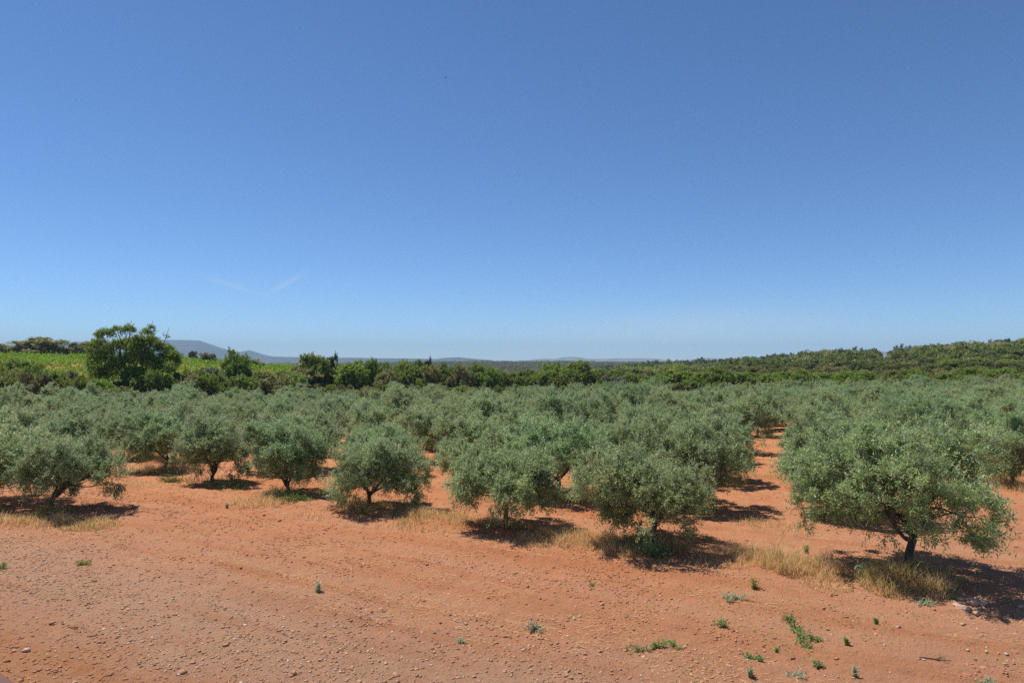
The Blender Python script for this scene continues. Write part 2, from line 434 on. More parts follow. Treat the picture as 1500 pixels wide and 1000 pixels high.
def join(parts):
    vs, fs, ts = [], [], []; o = 0
    for p in parts:
        vs.append(p[0]); fs.append(np.asarray(p[1]) + o); o += len(p[0])
        ts.append(p[2] if len(p) > 2 else np.full(len(p[1]), .5))
    return np.concatenate(vs), np.concatenate(fs), np.concatenate(ts)

def bend(a, b, k, rng, n=6, sag=0):
    t = np.linspace(0, 1, n)[:, None]
    p = np.asarray(a) * (1 - t) + np.asarray(b) * t
    off = rng.normal(0, k, 3); off2 = rng.normal(0, k * .5, 3)
    p = p + np.sin(np.pi * t) * off + np.sin(2 * np.pi * t) * off2
    p[:, 2] += sag * np.sin(np.pi * t[:, 0])
    return p

def lobes_of(rng, w, h, cb, off, n, flat=.45, big=.33):
    zc = cb + (h - cb) * flat
    k = np.arange(n) + .5
    ph = np.arccos(1 - 2 * k / n); th = np.pi * (1 + 5 ** .5) * k + rng.uniform(0, 6.28)
    d = np.stack([np.cos(th) * np.sin(ph), np.sin(th) * np.sin(ph), np.cos(ph)], -1) + rng.normal(0, .22, (n, 3))
    d = unit(d)
    rr = w / 2 * big * rng.uniform(.6, 1.45, n)
    ex = np.stack([d[:, 0] * (w / 2 - rr * .85), d[:, 1] * (w / 2 - rr * .85), np.where(d[:, 2] > 0, d[:, 2] * (h - zc - rr * .8), d[:, 2] * (zc - cb - rr * .45))], -1)
    ex *= rng.uniform(.6, 1.14, (n, 1))
    c = ex + np.array([off[0], off[1], zc])
    # a couple of lobes in the middle
    c2 = np.array([[off[0], off[1], zc]]) + rng.normal(0, .12 * w, (3, 3)) * np.array([1, 1, .5])
    return np.concatenate([c, c2]), np.concatenate([rr, np.full(3, w / 2 * big * 1.1)])

def crown(seed, w, h, cb, off=(0, 0), n_lobes=16, n_sh=1700, m=13, ll=.085, lw=.022, shoot=(.12, .32), up=.3, flat=.45, big=.27, droop=.25, spread=.75, lob=None):
    rng = np.random.default_rng(seed)
    c, r = lobes_of(rng, w, h, cb, off, n_lobes, flat, big) if lob is None else lob
    pr = r ** 2 * rng.uniform(.6, 1.4, len(r)); pr /= pr.sum()
    k = rng.choice(len(r), n_sh, p=pr)
    d = unit(rng.normal(0, 1, (n_sh, 3)))
    out = unit(c[k] - np.array([off[0], off[1], cb + (h - cb) * .3]) + 1e-6)
    d = unit(d + out * .55 + np.array([0, 0, .25]))
    p = c[k] + d * (r[k] * (.35 + .6 * rng.uniform(0, 1, n_sh) ** .6))[:, None] * np.array([1, 1, .85])
    sd = unit(d * .75 + out * .35 + np.array([0, 0, up]) + rng.normal(0, .38, (n_sh, 3)))
    Ls = rng.uniform(shoot[0], shoot[1], n_sh)
    # hanging sprays low on the skirt
    low = (p[:, 2] < cb + .22 * (h - cb))
    sd[low] = unit(sd[low] + np.array([0, 0, -.3 - up]))
    keep = p[:, 2] > cb * .75
    return shoots_to_leaves(p[keep], sd[keep], Ls[keep], m, ll, lw, rng, droop, spread), (c, r)

def trunk(seed, lob, h_fork, rad, off=(0, 0), lean=(0, 0), n_limb=4, limb_r=.5, sides=8):
    rng = np.random.default_rng(seed + 999)
    c, r = lob
    fork = np.array([lean[0], lean[1], h_fork])
    parts = []
    p = bend((0, 0, -.12), fork, rad * .35, rng, 7)
    rr = np.linspace(rad * 1.3, rad * .92, 7); rr[0] *= 1.45; rr[1] *= 1.12
    parts.append(tube(p, rr, sides, .07, rng))
    order = np.argsort(-(c[:, 2] + rng.uniform(0, 1.2, len(c))))
    # limbs to a ring of mid points, each with branches to the nearest lobes
    cen = np.array([c[:, 0].mean(), c[:, 1].mean(), 0])
    a0 = rng.uniform(0, 6.28)
    hubs = []
    W = np.abs(c[:, :2] - cen[:2]).max()
    for i in range(n_limb):
        a = a0 + i * 2 * np.pi / n_limb + rng.normal(0, .25)
        zt = h_fork + (c[:, 2].max() - h_fork) * rng.uniform(.40, .62)
        e = np.array([cen[0] + math.cos(a) * W * .42, cen[1] + math.sin(a) * W * .42, zt])
        st = fork - np.array([0, 0, rad * .5])
        pp = bend(st, e, .07 * W, rng, 8)
        parts.append(tube(pp, np.linspace(rad * .78, rad * .34, 8), sides - 1, .06, rng)); hubs.append(pp)
    for q in range(len(c)):
        dist = [np.linalg.norm(c[q] - h_[-1]) for h_ in hubs]
        hb = hubs[int(np.argmin(dist))]
        s = hb[rng.integers(4, 8)]
        pp = bend(s, c[q] + (c[q] - s) * .25, .05 * W, rng, 6)
        parts.append(tube(pp, np.linspace(rad * .32, rad * .07, 6), 5))
        for _ in range(2):
            s2 = pp[rng.integers(2, 5)]
            e2 = c[q] + unit(rng.normal(0, 1, 3) + np.array([0, 0, .3])) * r[q] * .9
            parts.append(tube(bend(s2, e2, .03 * W, rng, 4), np.linspace(rad * .15, rad * .04, 4), 4))
    return join(parts)

def olive_crown(seed, w, h, cb, off, n_lobes=15, n_cl=230, sh=21, m=11, ll=.085, lw=.026):
    """lobes -> leafy clumps on their outsides -> short shoots -> leaves; a few long water sprouts break the outline"""
    rng = np.random.default_rng(seed)
    c, r = lobes_of(rng, w, h, cb, off, n_lobes, .42, .33)
    o2 = np.array([off[0], off[1]])
    nr = 8; ra = rng.uniform(0, 6.28) + np.arange(nr) * 2 * np.pi / nr + rng.normal(0, .18, nr); rk = rng.uniform(.52, .78, nr) * w / 2
    c = np.concatenate([c, np.stack([off[0] + np.cos(ra) * rk, off[1] + np.sin(ra) * rk, cb + (h - cb) * rng.uniform(.10, .46, nr)], -1)]); r = np.concatenate([r, w / 2 * rng.uniform(.18, .32, nr)])
    rad = np.linalg.norm(c[:, :2] - o2, axis=1) / (w / 2)
    lowm = c[:, 2] < cb + .45 * (h - cb)
    c[:, 2] += np.where(lowm, .38 * (1 - np.clip(rad / .7, 0, 1)), 0)          # hollow under the middle, skirt at the sides
    c[:, 2] += np.where(~lowm, rng.uniform(-.22, .12, len(c)) * (h - cb), 0)
    pr = r ** 2; pr /= pr.sum()
    k = rng.choice(len(r), n_cl, p=pr)
    d = unit(rng.normal(0, 1, (n_cl, 3)) + unit(c[k] - np.array([off[0], off[1], cb + .3 * (h - cb)])) * .7 + np.array([0, 0, .3]))
    cp = c[k] + d * (r[k] * rng.uniform(.55, 1.08, n_cl))[:, None] * np.array([1, 1, .9])
    keep = (cp[:, 2] > cb * .8) & (cp[:, 2] < h * 1.02)
    cp, d = cp[keep], d[keep]; n = len(cp)
    size = rng.uniform(.6, 1.45, n)
    P_ = np.repeat(cp, sh, 0) + rng.normal(0, .075, (n * sh, 3)) * np.repeat(size, sh)[:, None]
    D_ = unit(np.repeat(d, sh, 0) * .6 + np.array([0, 0, .35]) + rng.normal(0, .62, (n * sh, 3)))
    Ls = rng.uniform(.10, .26, n * sh) * np.repeat(size, sh)
    low = P_[:, 2] < cb + .18 * (h - cb)
    D_[low] = unit(D_[low] + np.array([0, 0, -.7]))
    # long sprouts
    ns = int(n * .32); i = rng.integers(0, n, ns)
    up = (cp[i, 2] > cb + .35 * (h - cb))
    P2 = cp[i] + rng.normal(0, .05, (ns, 3)); D2 = unit(d[i] * .5 + np.where(up, 1., -.35)[:, None] * np.array([0, 0, .8]) + rng.normal(0, .25, (ns, 3)))
    L2 = rng.uniform(.28, .58, ns)
    tone = np.repeat(rng.uniform(0, 1, n), sh * m)
    v1, f1, t1 = shoots_to_leaves(P_, D_, Ls, m, ll, lw, rng, .2, .8)
    v2, f2, t2 = shoots_to_leaves(P2, D2, L2, 18, ll, lw, rng, .3, .8)
    v, f, t = join([(v1, f1, np.clip(t1 * .4 + tone * .6, 0, 1)), (v2, f2, np.clip(t2 * .6 + .35, 0, 1))])
    return (v, f, t), (c, r)

def olive(seed, w, h, cb, off=(0, 0), fork=.55, rad=.085, lean=(0, 0), n_limb=4, **kw):
    (v, f, t), lob = olive_crown(seed, w, h, cb, off, **kw)
    cm = mesh_np("crown", v, f, t, mats=[M_OLIVE])
    tv, tf, tt = trunk(seed, lob, fork, rad, off, lean, n_limb)
    tm = mesh_np("trunk", tv, tf, smooth=True, mats=[M_BARK])
    return cm, tm, lob

def put_tree(name, loc, rz, sc, cm, tm, label, cat, group=None, extra=None):
    t = empty(name, loc, rz, sc)
    tag(t, label, cat, group)
    obj("crown", cm, t); obj("trunk", tm, t)
    return t

TREES = []      # ground points of olives, for the grass at their feet
GROUP_O = "olive trees planted in rows"
# ---- front trees, each its own shape  (px, py of the foot, crown left, right, top, bottom)
FRONT = [
    (1325, 838, 1152, 1466, 622, 792, .75, (.22, .0), 5, 3300, 22, "widest olive tree, at the plot's corner, its crown hanging low beside a heap of stones"),
    (957, 800, 846, 1066, 648, 780, .62, (.05, .0), 4, 2300, 18, "olive tree with a short forked trunk and a leafy sprout bush at its foot"),
    (740, 772, 652, 824, 640, 752, .5, (.02, .0), 3, 1900, 16, "olive tree on a thin trunk in the front row, dry brush around its foot"),
    (538, 746, 476, 630, 632, 738, .45, (.05, 0), 5, 1900, 15, "olive tree with a stout upright trunk and dark side branches beside a bare red lane"),
    (421, 724, 364, 478, 603, 708, .3, (.0, 0), 5, 1700, 15, "silvery olive tree on several spread stems with dark green brush at its foot"),
    (312, 708, 255, 372, 598, 702, .35, (.0, 0), 4, 1600, 15, "low skirted olive tree whose foliage nearly reaches the dark brush below it"),
    (240, 690, 184, 275, 598, 672, .5, (.15, 0), 3, 1500, 14, "olive tree with a bent dark trunk over a round dark tuft"),
    (1484, 712, 1432, 1556, 584, 708, .45, (.0, .0), 4, 1900, 15, "dark olive tree at the right picture edge, a brown brush clump under it"),
    (1212, 756, 1146, 1326, 588, 742, .5, (.05, .0), 4, 1900, 16, "tall olive tree whose crown merges with the widest corner olive in front of it"),
    (75, 750, 26, 178, 632, 732, .42, (.0, .0), 4, 2000, 15, "olive tree on three spread stems standing forward of the row, its shadow on bare soil"),
]
for k, (px, py, x0, x1, yt, yb, fork, lean, nl, nsh, nlo, lab) in enumerate(FRONT):
    x, y, z = at(px, py)
    w = (x1 - x0) / F * y * .96
    h = z_at(yt, y + .25 * w) - z
    cb = max(.28, z_at(yb, y - .3 * w) - z - .05)
    off = (((x0 + x1) / 2 - px) / F * y, 0.0)
    cm, tm, lob = olive(100 + k, w, h, cb, off, fork=fork, rad=.030 + .011 * w, lean=lean, n_limb=nl, n_lobes=nlo, n_cl=int(32 * w * h), ll=.082, lw=.025)
    t = put_tree("olive_tree", (x, y, z), 0, (1, 1, 1), cm, tm, lab, "olive tree", GROUP_O)
    TREES.append((x, y, w, 0))
    if k == 0:      # bare grey twigs in the upper crown
        rng = np.random.default_rng(5)
        for q in range(16):
            ci = lob[0][rng.integers(0, len(lob[0]))]
            if ci[2] < h * .5: continue
            e = ci + np.array([rng.normal(0, .25), -.4 + rng.normal(0, .2), rng.uniform(.3, .6)])
            pp = bend(ci, e, .06, rng, 5); parts = [tube(pp, np.linspace(.012, .005, 5), 4)]
            for _ in range(3):
                s_ = pp[rng.integers(1, 4)]; parts.append(tube(bend(s_, s_ + rng.normal(0, .17, 3) + np.array([0, -.08, .12]), .02, rng, 4), np.linspace(.007, .004, 4), 3))
            a, b, c = join(parts)
            tw = obj("bare_twig", mesh_np("bare_twig", a, b, mats=[M_TWIG]), t)
            tw["label"] = "bare grey twig sticking out of the leaves"

# ---- the rest of the grove
VAR = []
vr = np.random.default_rng(77)
for k in range(16):
    w = vr.uniform(3.7, 5.0) if k % 5 else vr.uniform(2.7, 3.3); h = vr.uniform(2.35, 3.3)
    cm, tm, lob = olive(300 + k, w, h, vr.uniform(.25, .5), (vr.normal(0, .15), vr.normal(0, .15)), fork=vr.uniform(.35, .65), rad=.075, n_limb=int(vr.integers(3, 6)), n_lobes=int(vr.integers(11, 18)),
                        n_cl=int(23 * w * h), sh=18, m=10, ll=.095, lw=.032)
    VAR.append((cm, tm, w))
grove_rng = np.random.default_rng(11)
def edge_r(th):     # far end of the grove by bearing
    return float(np.interp(math.degrees(th), [-60, -37, -27, -17, 0, 14, 27, 37, 60], [80, 86, 86, 94, 100, 104, 112, 124, 130]))
cells = []
for row in range(-1, 26):
    for c in range(-40, 36):
        u = -5.15 + 4.1 * c
        p = AD * u + AN * 16.0 + BD * (5.3 * row)
        jx, jy = grove_rng.normal(0, .28, 2)
        x, y = p[0] + jx, p[1] + jy
        if y < 10: continue
        if row == 0 and -27.5 < u < 40: continue
        if row == -1 and (u > -24 or u < -30): continue
        if c >= 2 and row < 2: continue
        if c >= 2 and row in (2, 3) and u < 4: continue
        th = math.atan2(x, y); r = math.hypot(x, y)
        if abs(x) > y * .80 + 2.5: continue
        if r > edge_r(th): continue
        if min(math.hypot(x - a[0], y - a[1]) for a in TREES) < 3.0: continue
        if row > 1 and grove_rng.uniform() < .04: continue
        cells.append((r, row, x, y))
cells.sort()
print("olives", len(cells))
LAB2 = "olive tree in the second row, its crown filling the gap between two front trees"
for i, (r, row, x, y) in enumerate(cells):
    cm, tm, w = VAR[int(grove_rng.integers(0, len(VAR)))]
    s = grove_rng.uniform(.82, 1.1)
    if row == 1 and r < 45: lab = LAB2
    elif r < 45: lab = "silver green olive tree inside the grove, two or three rows behind the front"
    elif r < 75: lab = "grey green olive tree deep in the dense middle of the grove"
    else: lab = "pale grey green olive tree at the far edge of the grove, below the hedge"
    put_tree("olive_tree", (x, y, float(H(x, y))), grove_rng.uniform(0, 6.28), (s, s, s * grove_rng.uniform(.88, 1.12)), cm, tm, lab, "olive tree",
             GROUP_O + (" second row" if lab == LAB2 else " inside" if r < 45 else " middle" if r < 75 else " far edge"))
    TREES.append((x, y, w * s, row))

# ------------------------------------------------------------------ background trees
def broad(seed, mtl, w=1.0, h=1.0, n_sh=900, m=9, ll=.055, lw=.032, n_lobes=18, cb=.06, flat=.45, big=.34, shoot=(.05, .11), up=.25, rad=.035, fork=.18, trunk_mesh=True):
    (v, f, t), lob = crown(seed, w, h, cb, (0, 0), n_lobes=n_lobes, n_sh=n_sh, m=m, ll=ll, lw=lw, shoot=shoot, up=up, flat=flat, big=big, droop=.2, spread=.9)
    cm = mesh_np("crown", v, f, t, mats=[mtl])
    tv, tf, tt = trunk(seed, lob, fork, rad, n_limb=4, sides=6)
    tm = mesh_np("trunk", tv, tf, smooth=True, mats=[M_BARK])
    return cm, tm
V_BROAD = [broad(500 + k, M_BROAD) for k in range(5)]
V_OAK = [broad(520 + k, M_OAKBRN, n_lobes=22, big=.28) for k in range(4)]
V_BRIGHT = [broad(540 + k, M_BRIGHT) for k in range(3)]
V_GREY = [broad(560 + k, M_GREY, cb=.03) for k in range(2)]
V_PINE = [broad(580 + k, M_PINE, n_lobes=13, cb=.22, flat=.55, up=.5, fork=.3) for k in range(5)]
V_DPINE = [broad(600 + k, M_DPINE, n_lobes=11, cb=.2, flat=.5, up=.5, fork=.3) for k in range(4)]
V_SPIRE = [broad(620 + k, M_DPINE, n_lobes=18, cb=.1, flat=.35, big=.3, up=.6) for k in range(2)]
bg_rng = np.random.default_rng(23)
def bg(name, px, ytop, wpx, D, var, label, cat="tree", group=None, dy=0):
    x, y, z = at_depth(px, D)
    w = wpx / F * D; h = z_at(ytop, D) - z
    cm, tm = var[int(bg_rng.integers(0, len(var)))]
    return put_tree(name, (x, y, z - .1), bg_rng.uniform(0, 6.28), (w * 1.04, w * 1.04, h * 1.02), cm, tm, label, cat, group)

# the big tree: its own open, many-lobed crown
x, y, z = at_depth(197, 84)
hb = z_at(479, 84) - z; wb = 128 / F * 84
lr = np.random.default_rng(8)
def P(px, py, r, dy=0): return ((px - 197) / F * 84, dy, z_at(py, 84) - z, r / F * 84)
lobl = [P(168, 497, 15), P(180, 488, 10), P(198, 489, 12), P(216, 492, 11), P(234, 500, 9, .5), P(206, 503, 14), P(152, 512, 16), P(178, 515, 20, -1), P(205, 520, 20, -1.5), P(230, 517, 15),
        P(246, 524, 13), P(160, 532, 19, -1.5), P(190, 540, 22, -2.5), P(222, 538, 20, -2), P(247, 542, 14), P(146, 530, 12), P(195, 528, 20, 2), P(170, 508, 16, 2), P(215, 510, 16, 2), P(235, 530, 18, 2),
        P(165, 552, 18, -1), P(210, 555, 20, -2), P(240, 556, 15, -1), P(187, 480, 5), P(221, 483, 5), P(243, 495, 5), P(143, 548, 12)]
lobl = np.array(lobl); lobl[:, 3] *= np.where(lobl[:, 3] < 1.2, .82, .98); lobl[:, 1] += lr.normal(0, 1.1, len(lobl))
LB = (lobl[:, :3], lobl[:, 3])
(v, f, t), _ = crown(808, wb, hb, .4, n_sh=7000, m=11, ll=.17, lw=.095, shoot=(.25, .6), up=.3, droop=.2, spread=.9, lob=LB)
tv, tf, tt = trunk(808, LB, 1.6, .26, n_limb=5)
put_tree("broadleaf_tree", (x, y, z), 0, (1, 1, 1), mesh_np("crown", v, f, t, mats=[M_BIG]), mesh_np("trunk", tv, tf, smooth=True, mats=[M_BARK]),
         "tallest broad dark green tree rising over the vineyard, its top reaching above the mountain", "tree")

BG = [  # name, px, top, width, depth, variants, label
    ("oak_tree", 66, 493, 78, 182, V_OAK, "wide round brownish oak on the skyline above the vineyard"),
    ("oak_tree", 40, 500, 36, 186, V_OAK, "small brownish oak leaning on the wide skyline oak"),
    ("oak_tree", 6, 503, 34, 180, V_OAK, "dark oak at the skyline cut by the picture edge, farthest left"),
    ("oak_tree", 118, 501, 34, 184, V_OAK, "low brownish oak on the skyline between the wide oak and the tallest tree"),
    ("oak_tree", 138, 496, 44, 186, V_OAK, "reddish brown oak on the skyline partly behind the tallest tree"),
    ("pine_tree", 283, 513, 13, 184, V_DPINE, "small dark round pine standing alone against the mountain"),
    ("oak_tree", 303, 516, 26, 182, V_OAK, "low round green oak on the vineyard crest in front of the mountain"),
    ("oak_tree", 262, 516, 18, 184, V_OAK, "small bush like oak on the vineyard crest close to the tallest tree"),
    ("oak_tree", 372, 524, 26, 184, V_OAK, "small flat oak on the crest under the second mountain peak"),
    ("broadleaf_tree", 342, 507, 48, 96, V_BROAD, "upright green tree with a narrow top in front of the vineyard and mountain"),
    ("broadleaf_tree", 354, 526, 40, 98, V_BROAD, "darker rounded tree pressed against the upright green tree"),
    ("shrub", 30, 522, 62, 88, V_BROAD, "green bush before the vineyard at the picture's left edge"),
    ("shrub", 4, 536, 44, 86, V_BRIGHT, "yellowish green bush cut by the left picture edge"),
    ("shrub", 62, 528, 50, 90, V_BROAD, "mid green bush under the wide skyline oak"),
    ("shrub", 95, 540, 46, 89, V_OAK, "dull brown green bush low before the vineyard"),
    ("shrub", 128, 547, 50, 88, V_BROAD, "low wide bush at the foot of the tallest tree, on its left"),
    ("shrub", 50, 552, 60, 85, V_OAK, "dark low brush along the grove edge at far left"),
    ("shrub", 258, 546, 34, 92, V_BROAD, "dark bush at the right foot of the tallest tree"),
    ("shrub", 285, 541, 40, 95, V_BRIGHT, "bright green bush below the orange soil gap of the vineyard"),
    ("shrub", 314, 541, 52, 92, V_GREY, "grey green bush left of the upright tree"),
    ("shrub", 382, 541, 48, 98, V_BROAD, "dark green bush right of the upright tree"),
    ("shrub", 408, 548, 44, 98, V_OAK, "low brownish bush between the upright tree and the yellow brown oak"),
    ("oak_tree", 436, 541, 78, 100, V_OAK, "yellow brown spreading oak low in front of the hedge"),
    ("broadleaf_tree", 466, 519, 66, 106, V_BROAD, "large rounded green tree at the left end of the hedge"),
    ("pine_tree", 486, 515, 22, 108, V_SPIRE, "pointed green tree rising from the large rounded hedge tree"),
    ("broadleaf_tree", 520, 524, 58, 104, V_BROAD, "rounded tree with lit yellow green top beside a dark gap"),
    ("broadleaf_tree", 540, 526, 30, 106, V_BROAD, "dark narrow hedge tree closing the gap beside the rounded one"),
    ("oak_tree", 568, 538, 44, 104, V_OAK, "grey brown bushy oak in the hedge"),
    ("broadleaf_tree", 558, 526, 34, 112, V_BRIGHT, "yellow green tree top showing over the grey brown oak"),
    ("broadleaf_tree", 590, 528, 38, 110, V_BROAD, "mid green hedge tree right of the grey brown oak"),
    ("broadleaf_tree", 613, 527, 34, 112, V_BRIGHT, "yellowish hedge tree just left of the small dark spire"),
    ("pine_tree", 627, 521, 13, 116, V_SPIRE, "small dark spire shaped conifer sticking out of the hedge"),
    ("broadleaf_tree", 632, 535, 36, 108, V_OAK, "dusky hedge tree under the small dark spire"),
    ("broadleaf_tree", 650, 528, 38, 112, V_BROAD, "green hedge tree right of the small dark spire"),
    ("broadleaf_tree", 676, 529, 38, 110, V_OAK, "dark rounded oak near the middle of the hedge"),
    ("broadleaf_tree", 698, 530, 38, 112, V_BROAD, "dark green tree at the hedge's dip towards the valley"),
    ("broadleaf_tree", 716, 538, 40, 110, V_BRIGHT, "light green loose tree where the hedge sinks"),
    ("shrub", 746, 545, 46, 112, V_BRIGHT, "bright green low bush before the valley woods"),
    ("shrub", 772, 548, 34, 114, V_BRIGHT, "small yellow green bush in the hedge dip, near a bare patch"),
    ("broadleaf_tree", 806, 530, 50, 120, V_BROAD, "green tree in front of the distant blue hill, left of two"),
    ("broadleaf_tree", 812, 527, 18, 122, V_BRIGHT, "slender light green treetop standing over its neighbours before the blue hill"),
    ("broadleaf_tree", 842, 529, 50, 120, V_BROAD, "green tree in front of the distant blue hill, right of two"),
    ("broadleaf_tree", 872, 538, 40, 120, V_BRIGHT, "light olive coloured tree right of the pair before the blue hill"),
    ("shrub", 898, 548, 36, 108, V_GREY, "greyish bush jutting into the grove's far edge"),
    ("shrub", 925, 546, 44, 122, V_BROAD, "low green bush in the hedge gap before the valley"),
    ("broadleaf_tree", 960, 544, 54, 118, V_BRIGHT, "low rounded bright green tree at the left of the green clump"),
    ("broadleaf_tree", 1000, 541, 60, 120, V_BROAD, "wide green tree in the middle of the green clump"),
    ("broadleaf_tree", 1048, 537, 58, 116, V_BRIGHT, "vivid green rounded tree, tallest of the green clump"),
    ("shrub", 1020, 552, 40, 108, V_BRIGHT, "vivid green bush in front of the clump at the grove edge"),
    ("broadleaf_tree", 1090, 544, 50, 122, V_BROAD, "dull green tree right of the vivid clump"),
    ("broadleaf_tree", 1130, 545, 56, 124, V_BROAD, "broad green tree with light leaves behind the far olives"),
    ("broadleaf_tree", 1160, 548, 44, 122, V_BROAD, "dark green rounded tree next to greyish scrub"),
    ("shrub", 1195, 545, 44, 128, V_GREY, "greyish scrub bush between two dark trees"),
    ("oak_tree", 1232, 543, 46, 132, V_OAK, "dark oak low on the edge of the pine wood"),
    ("oak_tree", 1278, 540, 58, 132, V_OAK, "dark spreading oak below the notch in the skyline"),
    ("oak_tree", 1336, 545, 50, 130, V_OAK, "brownish round oak under the small yellow field"),
    ("broadleaf_tree", 1384, 529, 62, 134, V_BRIGHT, "yellow green rounded tree standing out from the dark wood"),
    ("broadleaf_tree", 1362, 536, 30, 136, V_PINE, "olive green tree leaning on the yellow green one"),
    ("oak_tree", 1420, 541, 54, 138, V_OAK, "brown green oak right of the yellow green tree"),
    ("oak_tree", 1452, 538, 50, 138, V_OAK, "dull green oak at the right end of the grove's hedge"),
    ("broadleaf_tree", 1488, 524, 56, 150, V_BRIGHT, "golden green tree near the right picture edge"),
    ("broadleaf_tree", 1496, 513, 40, 165, V_PINE, "tall green tree on the slope at the right picture edge"),
    ("oak_tree", 1464, 514, 42, 190, V_GREY, "pale rounded tree on the slope under the highest pines"),
]
for b in BG:
    bg(b[0], b[1], b[2], b[3], b[4], b[5], b[6], "shrub" if b[0] == "shrub" else "tree")
for i in range(62):
    px = 420 + i * 17.6 + bg_rng.uniform(-8, 8)
    th = math.atan((px - CX) / F)
    D = (edge_r(th) + bg_rng.uniform(12, 30)) * math.cos(th)
    top = np.interp(px, [420, 480, 560, 700, 740, 800, 900, 1000, 1100, 1300, 1520], [536, 528, 531, 533, 545, 536, 543, 542, 543, 541, 536]) + bg_rng.uniform(-2, 7)
    var, nm, lb = [(V_BROAD, "broadleaf_tree", "mid green tree filling the belt behind the olive grove"), (V_BRIGHT, "broadleaf_tree", "light green tree filling the belt behind the olive grove"), (V_OAK, "oak_tree", "dull brownish oak filling the belt behind the olive grove")][int(bg_rng.choice([0, 0, 1, 2]))]
    bg(nm, px, top, bg_rng.uniform(34, 60), D, var, lb, "tree", lb.split(" filling")[0] + "s of the belt behind the grove")
for i in range(46):
    px = -50 + i * 10.6 + bg_rng.uniform(-6, 6)
    th = math.atan((px - CX) / F)
    D = (edge_r(th) + bg_rng.uniform(3, 14)) * math.cos(th)
    top = np.interp(px, [-50, 60, 130, 200, 260, 330, 430], [539, 541, 546, 549, 547, 541, 543]) + bg_rng.uniform(-3, 9)
    var, lb = [(V_BROAD, "mid green bush of the thick hedge below the vineyard"), (V_BRIGHT, "yellow green bush of the thick hedge below the vineyard"), (V_OAK, "brownish bush of the thick hedge below the vineyard")][int(bg_rng.choice([0, 0, 1, 2]))]
    bg("shrub", px, top, bg_rng.uniform(30, 56), D, var, lb, "shrub", lb.split(" of the")[0] + "es of the hedge below the vineyard")
# low undergrowth bushes closing the hedge line
for i in range(70):
    px = -60 + i * 23.5 + bg_rng.uniform(-7, 7)
    th = math.atan((px - CX) / F)
    D = (edge_r(th) + bg_rng.uniform(4, 9)) * math.cos(th)
    xx, yy, zz = at_depth(px, D)
    var = [V_BROAD, V_OAK, V_OAK, V_BRIGHT][int(bg_rng.integers(0, 4))]
    cm, tm = var[int(bg_rng.integers(0, len(var)))]
    w = bg_rng.uniform(2.4, 4.4)
    hmax = max(1.2, z_at(bg_rng.uniform(548, 556), D) - zz)
    put_tree("shrub", (xx, yy, zz - .1), bg_rng.uniform(0, 6), (w, w, min(hmax, 3.2)), cm, tm, "low bush in the strip of undergrowth behind the last olive trees", "shrub", "undergrowth bushes behind the grove")

# ------------------------------------------------------------------ vineyard rows on the slope
vine_rng = np.random.default_rng(31)
nrow = 0
for k in range(40):
    D0 = 96 + k * 3.0
    xs = np.arange(-185, -28, .17)
    ys = D0 - (xs + 90) * .12
    r = np.hypot(xs, ys); th = np.degrees(np.arctan2(xs, ys))
    ok = (r > 116) & (r < 214) & (th < -15.5) & (th > -43) & (ys > 88)
    gap = fbm(xs / 7, ys / 7, 61, 2) > .76
    ok &= ~gap
    xs, ys = xs[ok], ys[ok]
    if len(xs) < 60: continue
    n = len(xs); cl = np.clip(vnoise(xs / .9, ys * 0 + k, 63) * 1.6 - .25, .05, 1.2)
    p = np.stack([xs + vine_rng.normal(0, .12, n), ys + vine_rng.normal(0, .3, n), H(xs, ys) + vine_rng.uniform(.1, .5, n) + 1.0 * cl], -1)
    d = unit(vine_rng.normal(0, 1, (n, 3)) * np.array([.8, 1, .5]) + np.array([0, 0, .55]))
    v, f, t = shoots_to_leaves(p, d, vine_rng.uniform(.35, .95, n), 8, .30, .26, vine_rng, .3, .9)
    o = obj("vine_row", mesh_np("vine_row", v, f, t, mats=[M_VINE]))
    tag(o, "row of bright green grapevines climbing the slope behind the hedge", "vine row", "vine rows on the slope")
    nrow += 1
print("vine rows", nrow)

# ------------------------------------------------------------------ woods on the right-hand hills and in the valley
wood_rng = np.random.default_rng(41)
cand = []
def skyline_ok(px):
    return abs(px - 1296) > 14
for _ in range(60000):
    r = math.sqrt(wood_rng.uniform(150 ** 2, 640 ** 2)); th = wood_rng.uniform(R(-3), R(45))
    x, y = r * math.sin(th), r * math.cos(th)
    if r < edge_r(th) + 34: continue
    px = CX + F * x / y
    if r > 230 and not skyline_ok(px): continue
    if abs(px - 1328) < 19 and 236 < y < 268: continue            # the little field
    cand.append((r, x, y, px))
cand.sort()
taken = {}
sel = []
for r, x, y, px in cand:
    s = 4.7 if r < 330 else 4.3
    gx_, gy_ = int(math.floor(x / s)), int(math.floor(y / s))
    bad = False
    for a in (-1, 0, 1):
        for b in (-1, 0, 1):
            for q in taken.get((gx_ + a, gy_ + b), ()):
                if (q[0] - x) ** 2 + (q[1] - y) ** 2 < s * s * .8: bad = True
    if bad: continue
    taken.setdefault((gx_, gy_), []).append((x, y)); sel.append((r, x, y, px))
print("wood", len(sel))

